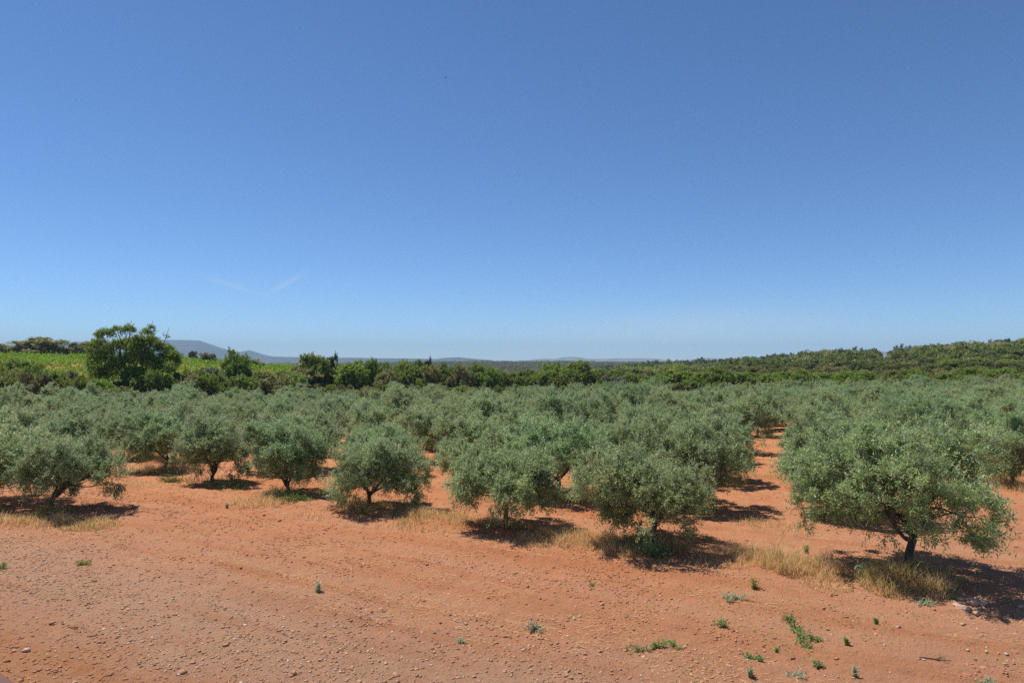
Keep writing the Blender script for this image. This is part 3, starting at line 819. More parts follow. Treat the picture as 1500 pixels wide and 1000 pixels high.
def join_variants(insts, mtls):
    """one mesh from many placed copies of low crowns: stuff"""
    vs, fs, ts, ms = [], [], [], []; o = 0
    for (bv, bf, bt, mi, loc, rz, sx, sz) in insts:
        c, s = math.cos(rz), math.sin(rz)
        v = bv * np.array([sx, sx, sz]); v = np.stack([v[:, 0] * c - v[:, 1] * s, v[:, 0] * s + v[:, 1] * c, v[:, 2]], -1) + np.array(loc)
        vs.append(v); fs.append(bf + o); o += len(v); ts.append(bt); ms.append(np.full(len(bf), mi))
    return mesh_np("woodland", np.concatenate(vs), np.concatenate(fs), np.concatenate(ts), mats=mtls, mat_idx=np.concatenate(ms))
def low(seed, n_sh, m, ll, lw, **kw):
    (v, f, t), _ = crown(seed, 1, 1, .12, n_sh=n_sh, m=m, ll=ll, lw=lw, shoot=(.08, .16), droop=.2, spread=.9, **kw)
    return v, f, t
LOW = [low(700 + k, 150, 6, .10, .065, n_lobes=10) for k in range(6)]
WM = [M_PINE, M_DPINE, M_OAKBRN, M_BROAD]
stuff = []
n_ind = 0
IND = 290
VIS = []
for (r, x, y, px) in sel:
    z = float(H(x, y))
    crest = r > 330
    w = wood_rng.uniform(4.8, 8.6) * (1 if r < 330 else .82) * (1.0 if r > 260 else .9); h = wood_rng.uniform(3.6, 7.0) * (1 if r < 330 else wood_rng.uniform(.65, 1.2))
    if r < 230: h *= .75
    n_ = vnoise(np.array([x / 26.]), np.array([y / 26.]), 71)[0] + wood_rng.normal(0, .13)
    mi = 0 if n_ < .52 else 2 if n_ < .80 else 3
    if crest and wood_rng.uniform() < .7: mi = 1
    VIS.append((r, x, y, z, w, h, mi))
# individuals: the nearest of the wood, which show largest
for (r, x, y, z, w, h, mi) in VIS:
    if n_ind < IND:
        var = [V_PINE, V_DPINE, V_OAK, V_BROAD][mi]
        cm, tm = var[int(wood_rng.integers(0, len(var)))]
        nm = ["pine_tree", "pine_tree", "oak_tree", "broadleaf_tree"][mi]
        lb = ["olive green pine in the near part of the wooded hillside at the right", "dark pine in the near part of the wooded hillside at the right",
              "dull brown green oak in the near part of the wooded hillside at the right", "leafy green tree in the near part of the wooded hillside at the right"][mi]
        put_tree(nm, (x, y, z - .1), wood_rng.uniform(0, 6.28), (w, w, h), cm, tm, lb, "tree", ["olive green pines", "dark pines", "brown green oaks", "leafy trees"][mi] + " on the wooded hillside")
        n_ind += 1
    else:
        bv, bf, bt = LOW[int(wood_rng.integers(0, len(LOW)))]
        stuff.append((bv, bf, bt, mi, (x, y, z - .2), wood_rng.uniform(0, 6.28), w * 1.05, h))
o = obj("woodland", join_variants(stuff, WM)); tag(o, "dense pine wood covering the farther hillside at the right up to the skyline", "woodland", kind="stuff")
stuff = []
for _ in range(5200):
    r = math.sqrt(wood_rng.uniform(520 ** 2, 1750 ** 2)); th = wood_rng.uniform(R(-20), R(24))
    x, y = r * math.sin(th), r * math.cos(th)
    w = wood_rng.uniform(8, 15); h = wood_rng.uniform(4.5, 7.5)
    bv, bf, bt = LOW[int(wood_rng.integers(0, len(LOW)))]
    stuff.append((bv[:4 * 300], bf[:300], bt[:300], int(wood_rng.choice([0, 1, 1, 2, 3])), (x, y, float(H(x, y)) - .3), wood_rng.uniform(0, 6.28), w, h))
o = obj("valley_forest", join_variants(stuff, WM)); tag(o, "dark woods covering the valley floor beneath the far blue hills", "forest", kind="stuff")

# little dry field on the wooded slope
m, nt, N, L, P_ = mat("dry_field"); 
no = N.new("ShaderNodeTexNoise"); no.inputs["Scale"].default_value = .8
cr = N.new("ShaderNodeValToRGB"); cr.color_ramp.elements[0].color = (.25, .27, .06, 1); cr.color_ramp.elements[1].color = (.42, .34, .16, 1)
L.new(no.outputs["Fac"], cr.inputs[0]); L.new(cr.outputs[0], P_.inputs["Base Color"]); P_.inputs["Roughness"].default_value = 1
fx = np.linspace(236, 270, 24)[:, None] * ((np.linspace(1310, 1346, 16)[None, :] - CX) / F); fy = np.linspace(236, 270, 24)[:, None] * np.ones((1, 16))
ii = np.arange(24 * 16).reshape(24, 16)
me = mesh_np("field", np.stack([fx, fy, H(fx, fy) + .12], -1).reshape(-1, 3), np.stack([ii[:-1, :-1], ii[:-1, 1:], ii[1:, 1:], ii[1:, :-1]], -1).reshape(-1, 4), smooth=True, mats=[m])
tag(obj("field", me), "small yellow green field cut into the wooded slope", "field", kind="structure")

# ------------------------------------------------------------------ clods and stones
def ico():
    p = (1 + 5 ** .5) / 2
    v = unit(np.array([(-1, p, 0), (1, p, 0), (-1, -p, 0), (1, -p, 0), (0, -1, p), (0, 1, p), (0, -1, -p), (0, 1, -p), (p, 0, -1), (p, 0, 1), (-p, 0, -1), (-p, 0, 1)], float))
    f = np.array([(0, 11, 5), (0, 5, 1), (0, 1, 7), (0, 7, 10), (0, 10, 11), (1, 5, 9), (5, 11, 4), (11, 10, 2), (10, 7, 6), (7, 1, 8), (3, 9, 4), (3, 4, 2), (3, 2, 6), (3, 6, 8), (3, 8, 9), (4, 9, 5), (2, 4, 11), (6, 2, 10), (8, 6, 7), (9, 8, 1)])
    return v, f
def subdiv(v, f):
    v = list(map(tuple, v)); cache = {}; out = []
    def mid(a, b):
        k = (min(a, b), max(a, b))
        if k not in cache:
            m_ = np.array(v[a]) + np.array(v[b]); m_ /= np.linalg.norm(m_); v.append(tuple(m_)); cache[k] = len(v) - 1
        return cache[k]
    for a, b, c in f:
        ab, bc, ca = mid(a, b), mid(b, c), mid(c, a); out += [(a, ab, ca), (b, bc, ab), (c, ca, bc), (ab, bc, ca)]
    return np.array(v), np.array(out)
IV, IF = ico(); IV2, IF2 = subdiv(IV, IF); IV3, IF3 = subdiv(IV2, IF2)

def scatter_lumps(n, size, dens, seed, flat=.6, base=(IV, IF)):
    rng = np.random.default_rng(seed)
    # points uniform over the picture's foreground, thinned by dens(x,y)
    px = rng.uniform(-60, 1560, n * 3); py = HZ + (EYE * F) / np.sqrt(rng.uniform((EYE * F / 490) ** 2, (EYE * F / 175) ** 2, n * 3)) * 1.0
    y = EYE * F / (py - HZ); x = (px - CX) / F * y
    k = rng.uniform(0, 1, n * 3) < dens(x, y)
    x, y = x[k][:n], y[k][:n]; n = len(x)
    s = size[0] * (size[1] / size[0]) ** (rng.uniform(0, 1, n) ** 2.6)
    bv, bf = base
    jit = 1 + rng.normal(0, .27, (n, len(bv), 1))
    v = bv[None] * jit * (s[:, None] * rng.uniform(.7, 1.25, (n, 3)))[:, None] * np.array([1, 1, flat])
    a = rng.uniform(0, 6.28, n); c, sn = np.cos(a)[:, None], np.sin(a)[:, None]
    v = np.stack([v[..., 0] * c - v[..., 1] * sn, v[..., 0] * sn + v[..., 1] * c, v[..., 2]], -1)
    v += np.stack([x, y, Hd(x, y) + s * flat * .25], -1)[:, None]
    f = bf[None] + (np.arange(n) * len(bv))[:, None, None]
    t = np.repeat(rng.uniform(0, 1, n), len(bf))
    return v.reshape(-1, 3), f.reshape(-1, 3), t
def dens_all(x, y):
    v = AN[0] * x + AN[1] * y
    d = .10 + 2.6 * np.clip(fbm(x / .9, y / .9, 51, 4) - .42, 0, 1) + .35 * np.exp(-((v - 8) / 1.6) ** 2) - .3 * (x > 5)
    return np.clip(d * (y < 40), 0, 1) * np.where(v > 15, .45, 1)
def dens_track(x, y):
    v = AN[0] * x + AN[1] * y
    return np.clip(.12 + .75 * np.exp(-((v - 7.9) / 1.5) ** 2) + .25 * fbm(x / 1.5, y / 1.5, 53, 2), 0, 1) * (v < 15.2)
v, f, t = scatter_lumps(60000, (.007, .034), dens_all, 1, .5)
vb, fb, tb = scatter_lumps(220, (.03, .07), dens_all, 5, .55)
f = np.concatenate([f, fb + len(v)]); v = np.concatenate([v, vb]); t = np.concatenate([t, tb])
tag(obj("soil_clods", mesh_np("soil_clods", v, f, t, mats=[M_CLOD])), "crumbly red earth clods strewn over the tilled ground", "soil clods", kind="stuff")
v, f, t = scatter_lumps(12000, (.008, .030), dens_track, 2, .55)
tag(obj("gravel", mesh_np("gravel", v, f, t, mats=[M_GRAVEL])), "small pale stones scattered along the worn track", "gravel", kind="stuff")

def rock(px, py, wpx, label, group=None, seed=0, m=M_STONE, flat=.62, lift=0.0):
    x, y, z = at(px, py)
    rng = np.random.default_rng(900 + seed); s = wpx / F * y / 2
    v = IV3.copy()
    for _ in range(9):       # planar chips give facets
        nrm = unit(rng.normal(0, 1, 3)); cut = rng.uniform(.62, .9)
        dd = v @ nrm; v = v - np.outer(np.maximum(dd - cut, 0), nrm)
    v = v * (1 + .06 * rng.normal(0, 1, (len(v), 1))) * np.array([s * 1.1, s * rng.uniform(.7, 1), s * flat])
    o = obj("rock", mesh_np("rock", v, IF3, np.full(len(IF3), rng.uniform(.3, .8)), mats=[m], smooth=False), loc=(x, y, float(Hd(x, y)) + s * flat * .35 + lift))
    o.rotation_euler = (rng.normal(0, .12), rng.normal(0, .12), rng.uniform(0, 6.28))
    tag(o, label, "rock", group)
HEAP = "stones heaped at the edge of the olive's shadow"
for k, (px, py, w, lb) in enumerate([
        (1411, 895, 18, "biggest pale stone of the heap by the corner olive, front left"), (1426, 890, 20, "orange tinted rounded stone at the middle of the heap"),
        (1440, 892, 15, "pale stone at the right end of the heap"), (1418, 884, 13, "stone at the shaded back of the heap"), (1407, 884, 12, "small stone behind the biggest one in the heap"),
        (1395, 879, 12, "small stone at the left end of the heap, half in shadow"), (1430, 903, 14, "flat greyish stone lying loose in front of the heap"), (1430, 883, 8, "smallest stone on the shaded side of the heap"),
        (1401, 890, 10, "small angular stone touching the biggest stone's left side"), (1420, 898, 9, "small pale chip between the biggest and the rounded stone"), (1433, 898, 8, "tiny stone at the heap's front right"),
        (1390, 873, 10, "stone in full shade at the upper left of the heap"), (1446, 887, 9, "last small stone at the heap's right end, in shade"),
        (1381, 862, 14, "reddish lump of stone in the olive's shadow above the heap"),
        (1316, 921, 9, "pale lone stone on open soil left of the heap"), (1499, 897, 12, "pale stone at the right picture edge"),
        (38, 951, 11, "grey stone with a dark shadow at lower left"), (20, 953, 7, "small tan stone beside the grey stone at lower left"),
        (849, 987, 6, "small white pebble near the bottom edge"), (882, 886, 8, "pale pebble above the spreading weed mat"), (841, 906, 6, "rounded pale pebble right of the bluish topped weed")]):
    rock(px, py, w, lb, HEAP if k < 14 else None, k)

# ------------------------------------------------------------------ grass under the trees
def blades(pts, hgt, rng, width=.009, lean=.45):
    n = len(pts); h = hgt
    a = rng.uniform(0, 6.28, n); ld = np.stack([np.cos(a), np.sin(a), np.zeros(n)], -1)
    b = a + 1.57 + rng.normal(0, .5, n); wv = np.stack([np.cos(b), np.sin(b), np.zeros(n)], -1) * (width * rng.uniform(.7, 1.3, n))[:, None]
    le = rng.uniform(.1, 1, n)[:, None] * lean * h[:, None]
    up = np.array([0, 0, 1.])
    mid = pts + ld * le * .35 + up * (h * .6)[:, None]
    tip = pts + ld * le + up * h[:, None]
    v = np.stack([pts - wv * .5, pts + wv * .5, mid + wv * .4, mid - wv * .4, tip + wv * .1, tip - wv * .1], 1).reshape(-1, 3)
    k = (np.arange(n) * 6)[:, None]
    f = np.concatenate([k + np.array([[0, 1, 2, 3]]), k + np.array([[3, 2, 4, 5]])])
    t = rng.uniform(0, 1, n); return v, f, np.concatenate([t, t])
gr = np.random.default_rng(61)
dry, green = [], []
def strip(n, u0, u1, v0, sd, hmin, hmax, gfrac, fn=None):
    u = gr.uniform(u0, u1, n); vv = gr.normal(v0, sd, n)
    x = AD[0] * u + AN[0] * vv; y = AD[1] * u + AN[1] * vv
    dn = fbm(x / 1.2, y / 1.2, 83, 3)
    k = gr.uniform(.42, .72, n) < dn
    x, y, dn = x[k], y[k], dn[k]
    h = .65 * gr.uniform(hmin, hmax, len(x)) * (.45 + 1.1 * (dn - .3))
    g = gr.uniform(0, 1, len(x)) < gfrac * np.clip(2.2 * fbm(x / .9, y / .9, 91, 2) - .5, 0, 2)
    p = np.stack([x, y, Hd(x, y) - .01], -1)
    dry.append((p[~g], h[~g])); green.append((p[g], h[g]))
def tuft(x0, y0, rad, n, hmin, hmax, gfrac, ax=1.6):
    a = gr.uniform(0, 6.28, n); r = rad * np.sqrt(gr.uniform(0, 1, n)) * (.7 + .6 * vnoise(a * 1.5, a * 0 + x0, 7))
    uu, vv = np.cos(a) * r * ax, np.sin(a) * r
    x = x0 + AD[0] * uu + AN[0] * vv; y = y0 + AD[1] * uu + AN[1] * vv
    h = gr.uniform(hmin, hmax, n) * (1.1 - .6 * r / rad) * (.12 + 1.75 * fbm(x / .3, y / .3, 87, 3) ** 1.3)
    g = gr.uniform(0, 1, n) < gfrac
    p = np.stack([x, y, Hd(x, y) - .01], -1)
    dry.append((p[~g], h[~g])); green.append((p[g], h[g]))
# thick dry strip along the front row, densest right of centre
strip(14000, -26, -2.6, 15.5, .5, .06, .34, .15)
strip(2600, -2.6, 2.2, 15.6, .6, .05, .26, .2)
for px, py, rad, n, h0, h1, gf in [(1135, 830, .6, 2600, .15, .6, .25), (1172, 840, .5, 1500, .12, .55, .3), (1200, 830, .35, 500, .1, .5, .3), (1095, 815, .5, 1100, .15, .4, .3), (870, 795, .8, 2600, .15, .42, .4), (905, 805, .5, 900, .12, .35, .5),
                                   (800, 795, .5, 900, .12, .35, .3), (640, 765, .9, 2600, .14, .38, .4), (600, 760, .6, 1300, .12, .35, .4), (1325, 866, .5, 2000, .15, .55, .8), (1290, 858, .35, 700, .12, .4, .8),
                                   (1232, 856, .3, 300, .06, .2, .4), (20, 765, .8, 1600, .12, .36, .2), (130, 770, .6, 1300, .15, .4, .6), (70, 765, .6, 1500, .15, .42, .3), (1205, 862, .3, 350, .06, .25, .3),
                                   (1480, 716, .9, 1500, .3, .6, .1), (215, 690, .6, 800, .2, .5, .4), (262, 690, .7, 1300, .3, .7, .6), (525, 752, .35, 900, .2, .5, .3), (380, 740, .6, 900, .2, .45, .4),
                                   (1150, 700, .8, 700, .12, .35, .5), (1130, 770, .8, 900, .1, .3, .3), (610, 690, .6, 700, .12, .35, .7), (1155, 655, 1.0, 800, .12, .4, .6), (695, 730, .5, 600, .15, .4, .6)]:
    x, y, z = at(px, py); tuft(x, y, rad * 1.1, int(n * 1.25), h0 * .7, h1 * .85, gf * .35)
for (x, y, w, row) in TREES:
    r = math.hypot(x, y)
    if r < 26: tuft(x, y - .15, .6, 900, .15, .4, .45)
    elif r < 48: tuft(x, y, .8, 420, .2, .5, .4, 1.8)
for kind, lst, m, nm, lb in ((0, dry, M_STRAW, "dry_grass", "straw coloured dry grass in tufts along the olive rows"), (1, green, M_GRASSG, "green_grass", "dull green grass and brush mixed into the straw under the trees")):
    p = np.concatenate([a for a, b in lst]); h = np.concatenate([b for a, b in lst])
    v, f, t = blades(p, h, np.random.default_rng(3 + kind), .008 if kind == 0 else .013, 1.15)
    tag(obj(nm, mesh_np(nm, v, f, t, mats=[m])), lb, "grass", kind="stuff")
    print(nm, len(p))

# straw litter lying on the soil
ln = 5200; lx = gr.uniform(-14, 13, ln * 4); ly = gr.uniform(9, 18, ln * 4)
k = (fbm(lx / 1.6, ly / .8, 97, 3) > .57) & (AN[0] * lx + AN[1] * ly > 9)
lx, ly = lx[k][:ln], ly[k][:ln]; n = len(lx)
a = gr.normal(-.5, .7, n); le = gr.uniform(.03, .09, n); d = np.stack([np.cos(a) * le, np.sin(a) * le, gr.uniform(-.01, .02, n)], -1); w_ = np.stack([-np.sin(a), np.cos(a), a * 0], -1) * .004
p = np.stack([lx, ly, Hd(lx, ly) + .012], -1)
v = np.stack([p - w_, p + d - w_, p + d + w_, p + w_], 1).reshape(-1, 3)
tag(obj("straw_litter", mesh_np("straw_litter", v, np.arange(len(v)).reshape(-1, 4), gr.uniform(0, 1, n), mats=[M_STRAW])), "loose bits of straw lying in streaks on the red soil", "straw", kind="stuff")

# ------------------------------------------------------------------ weeds, each its own plant
def weed(px, py, wpx, hpx, m, label, seed, form="bush", name="weed_plant", stems=None):
    x, y, z = at(px, py); rng = np.random.default_rng(1200 + seed)
    w = wpx / F * y * .9; h = max(hpx / F * y * .8, .04); z = float(Hd(x, y))
    S = stems or (15 if form == "bush" else 26 if form == "mat" else 11)
    if form == "bush":
        base = rng.normal(0, .12 * w, (S, 3)) * np.array([1, 1, 0]); d = unit(np.stack([rng.normal(0, .75 * w, S), rng.normal(0, .6 * w, S), np.full(S, h) * rng.uniform(.4, 1, S)], -1)); Ls = rng.uniform(.5, 1.1, S) * h
    elif form == "mat":
        base = np.stack([rng.uniform(-.45, .45, S) * w, rng.normal(0, .12 * w, S), np.zeros(S)], -1); d = unit(np.stack([rng.normal(0, 1, S), rng.normal(0, .6, S), rng.uniform(.25, .8, S)], -1)); Ls = rng.uniform(.5, 1.1, S) * h
    else:   # upright stalks
        base = rng.normal(0, .10 * w, (S, 3)) * np.array([1, 1, 0]); d = unit(np.stack([rng.normal(0, .18, S), rng.normal(0, .18, S), np.ones(S)], -1)); Ls = rng.uniform(.5, 1.0, S) * h
    ll = min(.075, .03 + .13 * h)
    v, f, t = shoots_to_leaves(base, d, Ls, 9, ll, ll * .42, rng, .1, .9)
    parts = [(v, f, t)] + [tube(np.array([b, b + q * l * .5, b + q * l]), [.006, .005, .003], 4) for b, q, l in zip(base, d, Ls)]
    v, f, t = join(parts)
    tag(obj(name, mesh_np(name, v, f, t, mats=[m]), loc=(x, y, z)), label, "weed")
WEEDS = [
    (786, 922, 30, 24, M_WEEDB, "grey green weed with a bluish leaning top alone in the middle foreground", "bush"),
    (866, 858, 13, 8, M_WEED, "small green weed on bare soil below the thin trunked olive", "bush"),
    (466, 868, 18, 20, M_WEEDB, "pale grey weed standing alone on the red strip", "up"),
    (123, 824, 18, 14, M_WEEDY, "yellow green weed on the soil below the forward olive", "bush"),
    (1056, 916, 15, 18, M_WEED, "rounded green weed left of the leafy chain of weeds", "bush"),
    (1076, 880, 30, 14, M_WEEDB, "low spreading bluish weed under the dry grass clump", "mat"),
    (1157, 908, 14, 16, M_WEED, "big leaved weed at the top of the leafy chain", "bush"),
    (1164, 922, 17, 20, M_WEED, "big leaved weed in the middle of the leafy chain", "bush"),
    (1174, 936, 22, 20, M_WEED, "wide weed in the lower part of the leafy chain", "bush"),
    (1182, 944, 14, 10, M_WEED, "small weed at the bottom of the leafy chain", "bush"),
    (1192, 934, 17, 18, M_WEED, "separate upright weed just right of the leafy chain", "bush"),
    (1097, 962, 14, 14, M_WEED, "left one of two small weeds near the bottom edge", "bush"),
    (1111, 964, 11, 12, M_WEED, "right one of two small weeds near the bottom edge", "bush"),
    (1137, 952, 9, 10, M_WEED, "small pale sprig under the leafy chain", "up"),
    (1199, 973, 16, 13, M_WEED, "dark leaved weed right of the bluish weed at the bottom", "bush"),
    (1167, 990, 32, 20, M_WEEDB, "bluish green weed spreading near the bottom edge", "bush"),
    (1099, 990, 14, 16, M_WEEDB, "small bluish weed at the bottom edge", "up"),
    (1241, 942, 9, 14, M_WEED, "thin pale weed with a dark shadow on open soil", "up"),
    (1252, 990, 14, 24, M_WEEDB, "straggly grey weed near the bottom edge, right of the bluish weed", "up"),
    (1283, 914, 8, 12, M_WEED, "short dark sprig below the corner olive's brush", "up"),
    (930, 953, 56, 11, M_WEED, "long green weed mat creeping over the soil, left half", "mat"),
    (975, 951, 46, 14, M_WEED, "denser green end of the creeping weed mat", "mat"),
    (1358, 890, 22, 12, M_WEEDB, "teal green weed at the shadow edge under the corner olive", "mat"),
    (1182, 812, 13, 22, M_WEEDY, "yellow green weed poking out of the dry grass clump", "up"),
    (1104, 862, 20, 20, M_GRASSG, "grassy green tuft in front of the dry grass clump", "up"),
    (1258, 850, 22, 26, M_WEEDB, "pale flowering weed in the shade beside the corner olive", "up"),
    (1443, 1003, 34, 14, M_WEEDB, "dark grey plant cut by the bottom edge", "bush"),
    (3, 832, 14, 16, M_WEED, "green weed cut by the left picture edge", "bush"),
    (333, 744, 8, 12, M_WEEDB, "pale sprig on bare soil before the low skirted olive", "up"),
    (676, 940, 10, 9, M_WEEDB, "small grey cushion weed on the red soil", "bush"),
    (1192, 695, 20, 26, M_GRASSG, "pale green grassy weed in the lane behind the corner olive", "up"),
]
for k, (px, py, w, h, m, lb, form) in enumerate(WEEDS): weed(px, py, w, h, m, lb, k, form)
# scattered seedlings and dead stalks among the weeds
sr = np.random.default_rng(91); bs = []
for _ in range(5000):
    px, py = sr.uniform(0, 1500), sr.uniform(850, 1005)
    x = (px - CX) / F * EYE * F / (py - HZ); y = EYE * F / (py - HZ)
    pr_ = fbm(np.array([x / 1.1]), np.array([y / 1.1]), 93, 3)[0] + (.10 if px > 980 else -.06)
    if pr_ > .60: bs.append((x, y))
bs = np.array(bs)[:420]; n = len(bs); bz = Hd(bs[:, 0], bs[:, 1])
v, f, t = shoots_to_leaves(np.stack([bs[:, 0], bs[:, 1], bz], -1), unit(np.stack([sr.normal(0, .7, n), sr.normal(0, .7, n), np.ones(n)], -1)), sr.uniform(.02, .07, n), 6, .03, .013, sr, 0, .9)
tag(obj("seedlings", mesh_np("seedlings", v, f, t, mats=[M_WEED])), "tiny green seedlings sprinkled over the bare soil", "seedlings", kind="stuff")
# leafy sprouts at the foot of olives
for k, (px, py, w, h, lb) in enumerate([(962, 815, 46, 46, "leafy green sprout bush at the foot of the forked olive"), (432, 738, 60, 30, "dark green brush under the olive with several spread stems"), (250, 706, 46, 28, "round dark green tuft under the bent olive trunk"),
                                        (340, 716, 44, 24, "dark brush under the low skirted olive"), (835, 722, 30, 16, "dark brush under the second row olive with a bare trunk")]):
    weed(px, py, w, h, M_BROAD if k else M_OLIVE, lb, 60 + k, "bush", "sprout_bush", 60)

# fallen stick
rng = np.random.default_rng(71)
x, y, z = at(1369, 965)
parts = [tube(bend((-.20, .06, 0), (.20, -.07, .01), .02, rng, 8), np.linspace(.012, .006, 8), 6), tube(bend((.02, 0, .01), (.16, .04, .03), .01, rng, 5), np.linspace(.006, .003, 5), 5)]
v, f, t = join(parts)
tag(obj("stick", mesh_np("stick", v, f, smooth=True, mats=[M_STICK]), loc=(x, y, float(Hd(x, y)) + .012)), "thin dark crooked stick lying on the bare soil", "stick")

# low wall with reddish coping cut by the lower left corner
m_cop, nt, N, L, P_ = mat("terracotta_coping")
no = N.new("ShaderNodeTexNoise"); no.inputs["Scale"].default_value = 9; no.inputs["Detail"].default_value = 6
cr = N.new("ShaderNodeValToRGB"); cr.color_ramp.elements[0].color = (.10, .038, .028, 1); cr.color_ramp.elements[1].color = (.17, .066, .046, 1)
L.new(no.outputs["Fac"], cr.inputs[0]); L.new(cr.outputs[0], P_.inputs["Base Color"]); P_.inputs["Roughness"].default_value = .8
m_ren, nt, N, L, P_ = mat("wall_render")
no = N.new("ShaderNodeTexNoise"); no.inputs["Scale"].default_value = 6; no.inputs["Detail"].default_value = 6
cr = N.new("ShaderNodeValToRGB"); cr.color_ramp.elements[0].color = (.16, .09, .06, 1); cr.color_ramp.elements[1].color = (.26, .16, .11, 1)
L.new(no.outputs["Fac"], cr.inputs[0]); L.new(cr.outputs[0], P_.inputs["Base Color"]); P_.inputs["Roughness"].default_value = .9
def slab(name, a, b, width, z0, z1, m, parent, bev=.02):
    a = np.array(a); b = np.array(b); d = (b - a) / np.linalg.norm(b - a); n = np.array([d[1], -d[0]])   # n points to the camera side
    Lh = np.linalg.norm(b - a); prof = [(0, z0), (0, z1 - bev), (bev, z1), (width - bev, z1), (width, z1 - bev), (width, z0)]
    v = [(a[0] + n[0] * w_ + d[0] * s, a[1] + n[1] * w_ + d[1] * s, zz) for s in (0, Lh) for w_, zz in prof]
    k = len(prof); me_ = bpy.data.meshes.new(name)
    me_.from_pydata(v, [], [tuple(range(k))[::-1], tuple(range(k, 2 * k))] + [(i, (i + 1) % k, (i + 1) % k + k, i + k) for i in range(k)])
    me_.materials.append(m); return obj(name, me_, parent)
def at_z(px, py, zz):
    d = ray(px, py); t_ = (zz - EYE) / d[2]; return np.array([d[0] * t_, d[1] * t_])
pa, pb = at_z(0, 982.5, .5), at_z(26, 1000.5, .5)
dd = (pb - pa) / np.linalg.norm(pb - pa)
w = empty("low_wall", (0, 0, 0)); tag(w, "low wall with reddish brown coping cut by the lower left corner", "wall")
A, B = pa - dd * 3, pb + dd * 3
nn = np.array([dd[1], -dd[0]])
slab("coping", A, B, .36, .42, .5, m_cop, w)
slab("wall_body", A + nn * .05, B + nn * .05, .26, -.15, .418, m_ren, w, .002)

# a bird high in the sky
d = ray(653, 114); D = 70.0; bx, by, bz = d[0] * D, d[1] * D, EYE + d[2] * D
m_b, nt, N, L, P_ = mat("bird_feathers"); P_.inputs["Base Color"].default_value = (.03, .03, .035, 1); P_.inputs["Roughness"].default_value = .7
bp_ = tube(np.array([(-.11, 0, 0), (-.07, 0, .0), (-.02, 0, .004), (.04, 0, .006), (.075, 0, .012), (.095, 0, .012), (.115, 0, .008)]), [.006, .016, .026, .024, .017, .016, .002], 8)
wings = []
for s in (-1, 1):
    wv_ = np.array([(.05, s * .015, .012), (.035, s * .12, .035), (-.02, s * .21, .02), (-.045, s * .12, .026), (-.03, s * .015, .006)])
    v = np.concatenate([wv_, wv_ - np.array([0, 0, .006])]); f = np.array([(0, 1, 3, 4), (1, 2, 2 + 5, 3), (5, 9, 8, 6), (6, 8, 3, 7), (0, 5, 6, 1), (4, 3, 8, 9), (2, 1, 6, 7)]); wings.append((v, f))
tl = np.array([(-.10, -.012, 0), (-.10, .012, 0), (-.18, .035, 0), (-.18, -.035, 0), (-.10, -.012, -.005), (-.10, .012, -.005), (-.18, .035, -.005), (-.18, -.035, -.005)])
tf_ = np.array([(0, 1, 2, 3), (7, 6, 5, 4), (0, 3, 7, 4), (1, 5, 6, 2), (3, 2, 6, 7)])
v, f, t = join([bp_] + wings + [(tl, tf_)])
o = obj("bird", mesh_np("bird", v, f, mats=[m_b]), loc=(bx, by, bz)); o.rotation_euler = (0, 0, .5)
tag(o, "tiny dark bird flying alone in the blue sky", "bird")

# ------------------------------------------------------------------ air
hz = bpy.data.meshes.new("haze")
x0, x1, y0, y1, z0, z1 = -8600, 8600, -300, 9300, -32, 215
hz.from_pydata([(x0, y0, z0), (x1, y0, z0), (x1, y1, z0), (x0, y1, z0), (x0, y0, z1), (x1, y0, z1), (x1, y1, z1), (x0, y1, z1)], [],
               [(0, 3, 2, 1), (4, 5, 6, 7), (0, 1, 5, 4), (1, 2, 6, 5), (2, 3, 7, 6), (3, 0, 4, 7)])
mh, nt, N, L, P_ = mat("haze_air"); N.remove(P_)
pv = N.new("ShaderNodeVolumePrincipled"); pv.inputs["Color"].default_value = (.57, .79, 1.0, 1); pv.inputs["Density"].default_value = .00014; pv.inputs["Anisotropy"].default_value = 0
L.new(pv.outputs[0], N["Material Output"].inputs["Volume"])
hz.materials.append(mh)
tag(obj("haze", hz), "thin blue summer haze over the whole valley", "haze", kind="stuff")

# ------------------------------------------------------------------ light
EL = R(64)
saz = math.atan2(-.87, .49)
sv = Vector((math.sin(saz) * math.cos(EL), math.cos(saz) * math.cos(EL), math.sin(EL)))
sl = bpy.data.lights.new("sun", "SUN"); sl.energy = 5.0; sl.angle = R(.53); sl.color = (1.0, .945, .86)
so = bpy.data.objects.new("sun", sl); COL.objects.link(so); so.rotation_euler = sv.to_track_quat("Z", "Y").to_euler(); so.location = (0, 0, 60)
wd = bpy.data.worlds.new("World"); scene.world = wd; wd.use_nodes = True
nt = wd.node_tree; N, L = nt.nodes, nt.links
sky = N.new("ShaderNodeTexSky"); sky.sky_type = "NISHITA"; sky.sun_disc = False
sky.sun_elevation = EL; sky.sun_rotation = saz; sky.air_density = .72; sky.dust_density = 0; sky.ozone_density = 10; sky.altitude = 0
bgn = N["Background"]; bgn.inputs["Strength"].default_value = .112
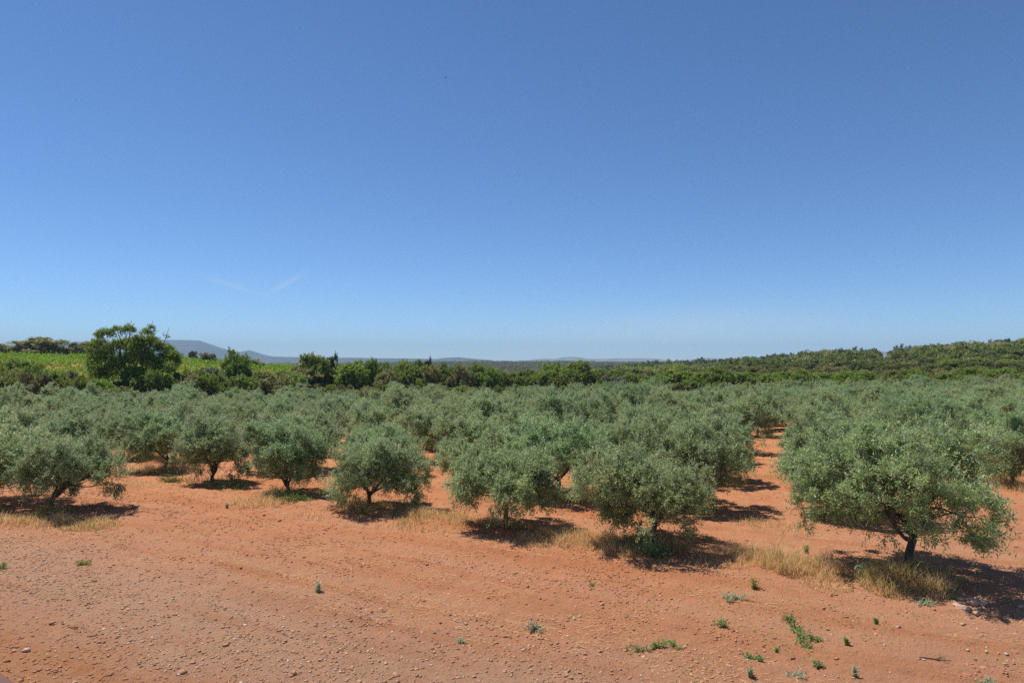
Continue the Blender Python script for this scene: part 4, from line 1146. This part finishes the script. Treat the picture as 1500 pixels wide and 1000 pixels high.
# thin high cloud: two short trails low at the left, a faint veil low at the right
tcw = N.new("ShaderNodeTexCoord"); sxw = N.new("ShaderNodeSeparateXYZ"); L.new(tcw.outputs["Generated"], sxw.inputs[0])
def wm(op, a, b=None, c=None):
    n = N.new("ShaderNodeMath"); n.operation = op
    for k_, v_ in enumerate((a, b, c)):
        if v_ is None: continue
        if isinstance(v_, (int, float)): n.inputs[k_].default_value = v_
        else: L.new(v_, n.inputs[k_])
    return n.outputs[0]
yy_ = wm("MAXIMUM", sxw.outputs[1], .05)
az_ = wm("DIVIDE", sxw.outputs[0], yy_); el_ = wm("DIVIDE", sxw.outputs[2], yy_)
nz = N.new("ShaderNodeTexNoise"); nz.inputs["Scale"].default_value = 26; nz.inputs["Detail"].default_value = 5
L.new(tcw.outputs["Generated"], nz.inputs["Vector"])
def gauss(x_, s_): return wm("EXPONENT", wm("MULTIPLY", wm("POWER", wm("ABSOLUTE", wm("DIVIDE", x_, s_)), 2.0), -1.0))
def streak(a, b, wid, amt):
    (x0_, y0_), (x1_, y1_) = [((p_[0] - CX) / F, (HZ - p_[1]) / F) for p_ in (a, b)]
    ln_ = math.hypot(x1_ - x0_, y1_ - y0_); ux, uy = (x1_ - x0_) / ln_, (y1_ - y0_) / ln_
    dx_ = wm("SUBTRACT", az_, (x0_ + x1_) / 2); dy_ = wm("SUBTRACT", el_, (y0_ + y1_) / 2)
    al = wm("ADD", wm("MULTIPLY", dx_, ux), wm("MULTIPLY", dy_, uy)); ac = wm("ADD", wm("MULTIPLY", dx_, -uy), wm("MULTIPLY", dy_, ux))
    ac = wm("ADD", ac, wm("MULTIPLY", wm("SUBTRACT", nz.outputs["Fac"], .5), wid))
    return wm("MULTIPLY", wm("MULTIPLY", gauss(ac, wid), gauss(al, ln_ * .5)), amt)
cloud = wm("ADD", streak((296, 404), (385, 432), .0035, .13), streak((392, 430), (440, 402), .004, .19))
cloud = wm("ADD", cloud, streak((372, 478), (402, 484), .004, .10))
cloud = wm("ADD", cloud, wm("MULTIPLY", streak((800, 493), (1200, 476), .028, .45), nz.outputs["Fac"]))
mxw = N.new("ShaderNodeMix"); mxw.data_type = "RGBA"; L.new(cloud, mxw.inputs[0]); tn = N.new('ShaderNodeMix'); tn.data_type = 'RGBA'; tn.blend_type = 'MULTIPLY'; tn.inputs[0].default_value = 1; tn.inputs[7].default_value = (.90, .975, 1.0, 1); L.new(sky.outputs[0], tn.inputs[6]); L.new(tn.outputs[2], mxw.inputs[6]); mxw.inputs[7].default_value = (5.6, 5.9, 7.0, 1)
L.new(mxw.outputs[2], bgn.inputs["Color"])

# ------------------------------------------------------------------ camera
cd = bpy.data.cameras.new("camera"); cd.sensor_width = 36; cd.lens = 36 * F / 1500; cd.clip_start = .1; cd.clip_end = 40000
co = bpy.data.objects.new("camera", cd); COL.objects.link(co)
co.location = (0, 0, EYE); co.rotation_euler = (R(90) + PITCH, 0, 0)
scene.camera = co
vs_ = scene.view_settings; vs_.view_transform = "Standard"; vs_.look = "None"; vs_.exposure = .2; vs_.gamma = 1
scene.display_settings.display_device = "sRGB"
cy = scene.cycles
cy.max_bounces = 6; cy.diffuse_bounces = 3; cy.glossy_bounces = 2; cy.transmission_bounces = 3; cy.volume_bounces = 0; cy.transparent_max_bounces = 6
cy.use_denoising = False; cy.denoiser = 'OPENIMAGEDENOISE'; cy.denoising_input_passes = 'RGB_ALBEDO_NORMAL'; cy.denoising_prefilter = 'ACCURATE'
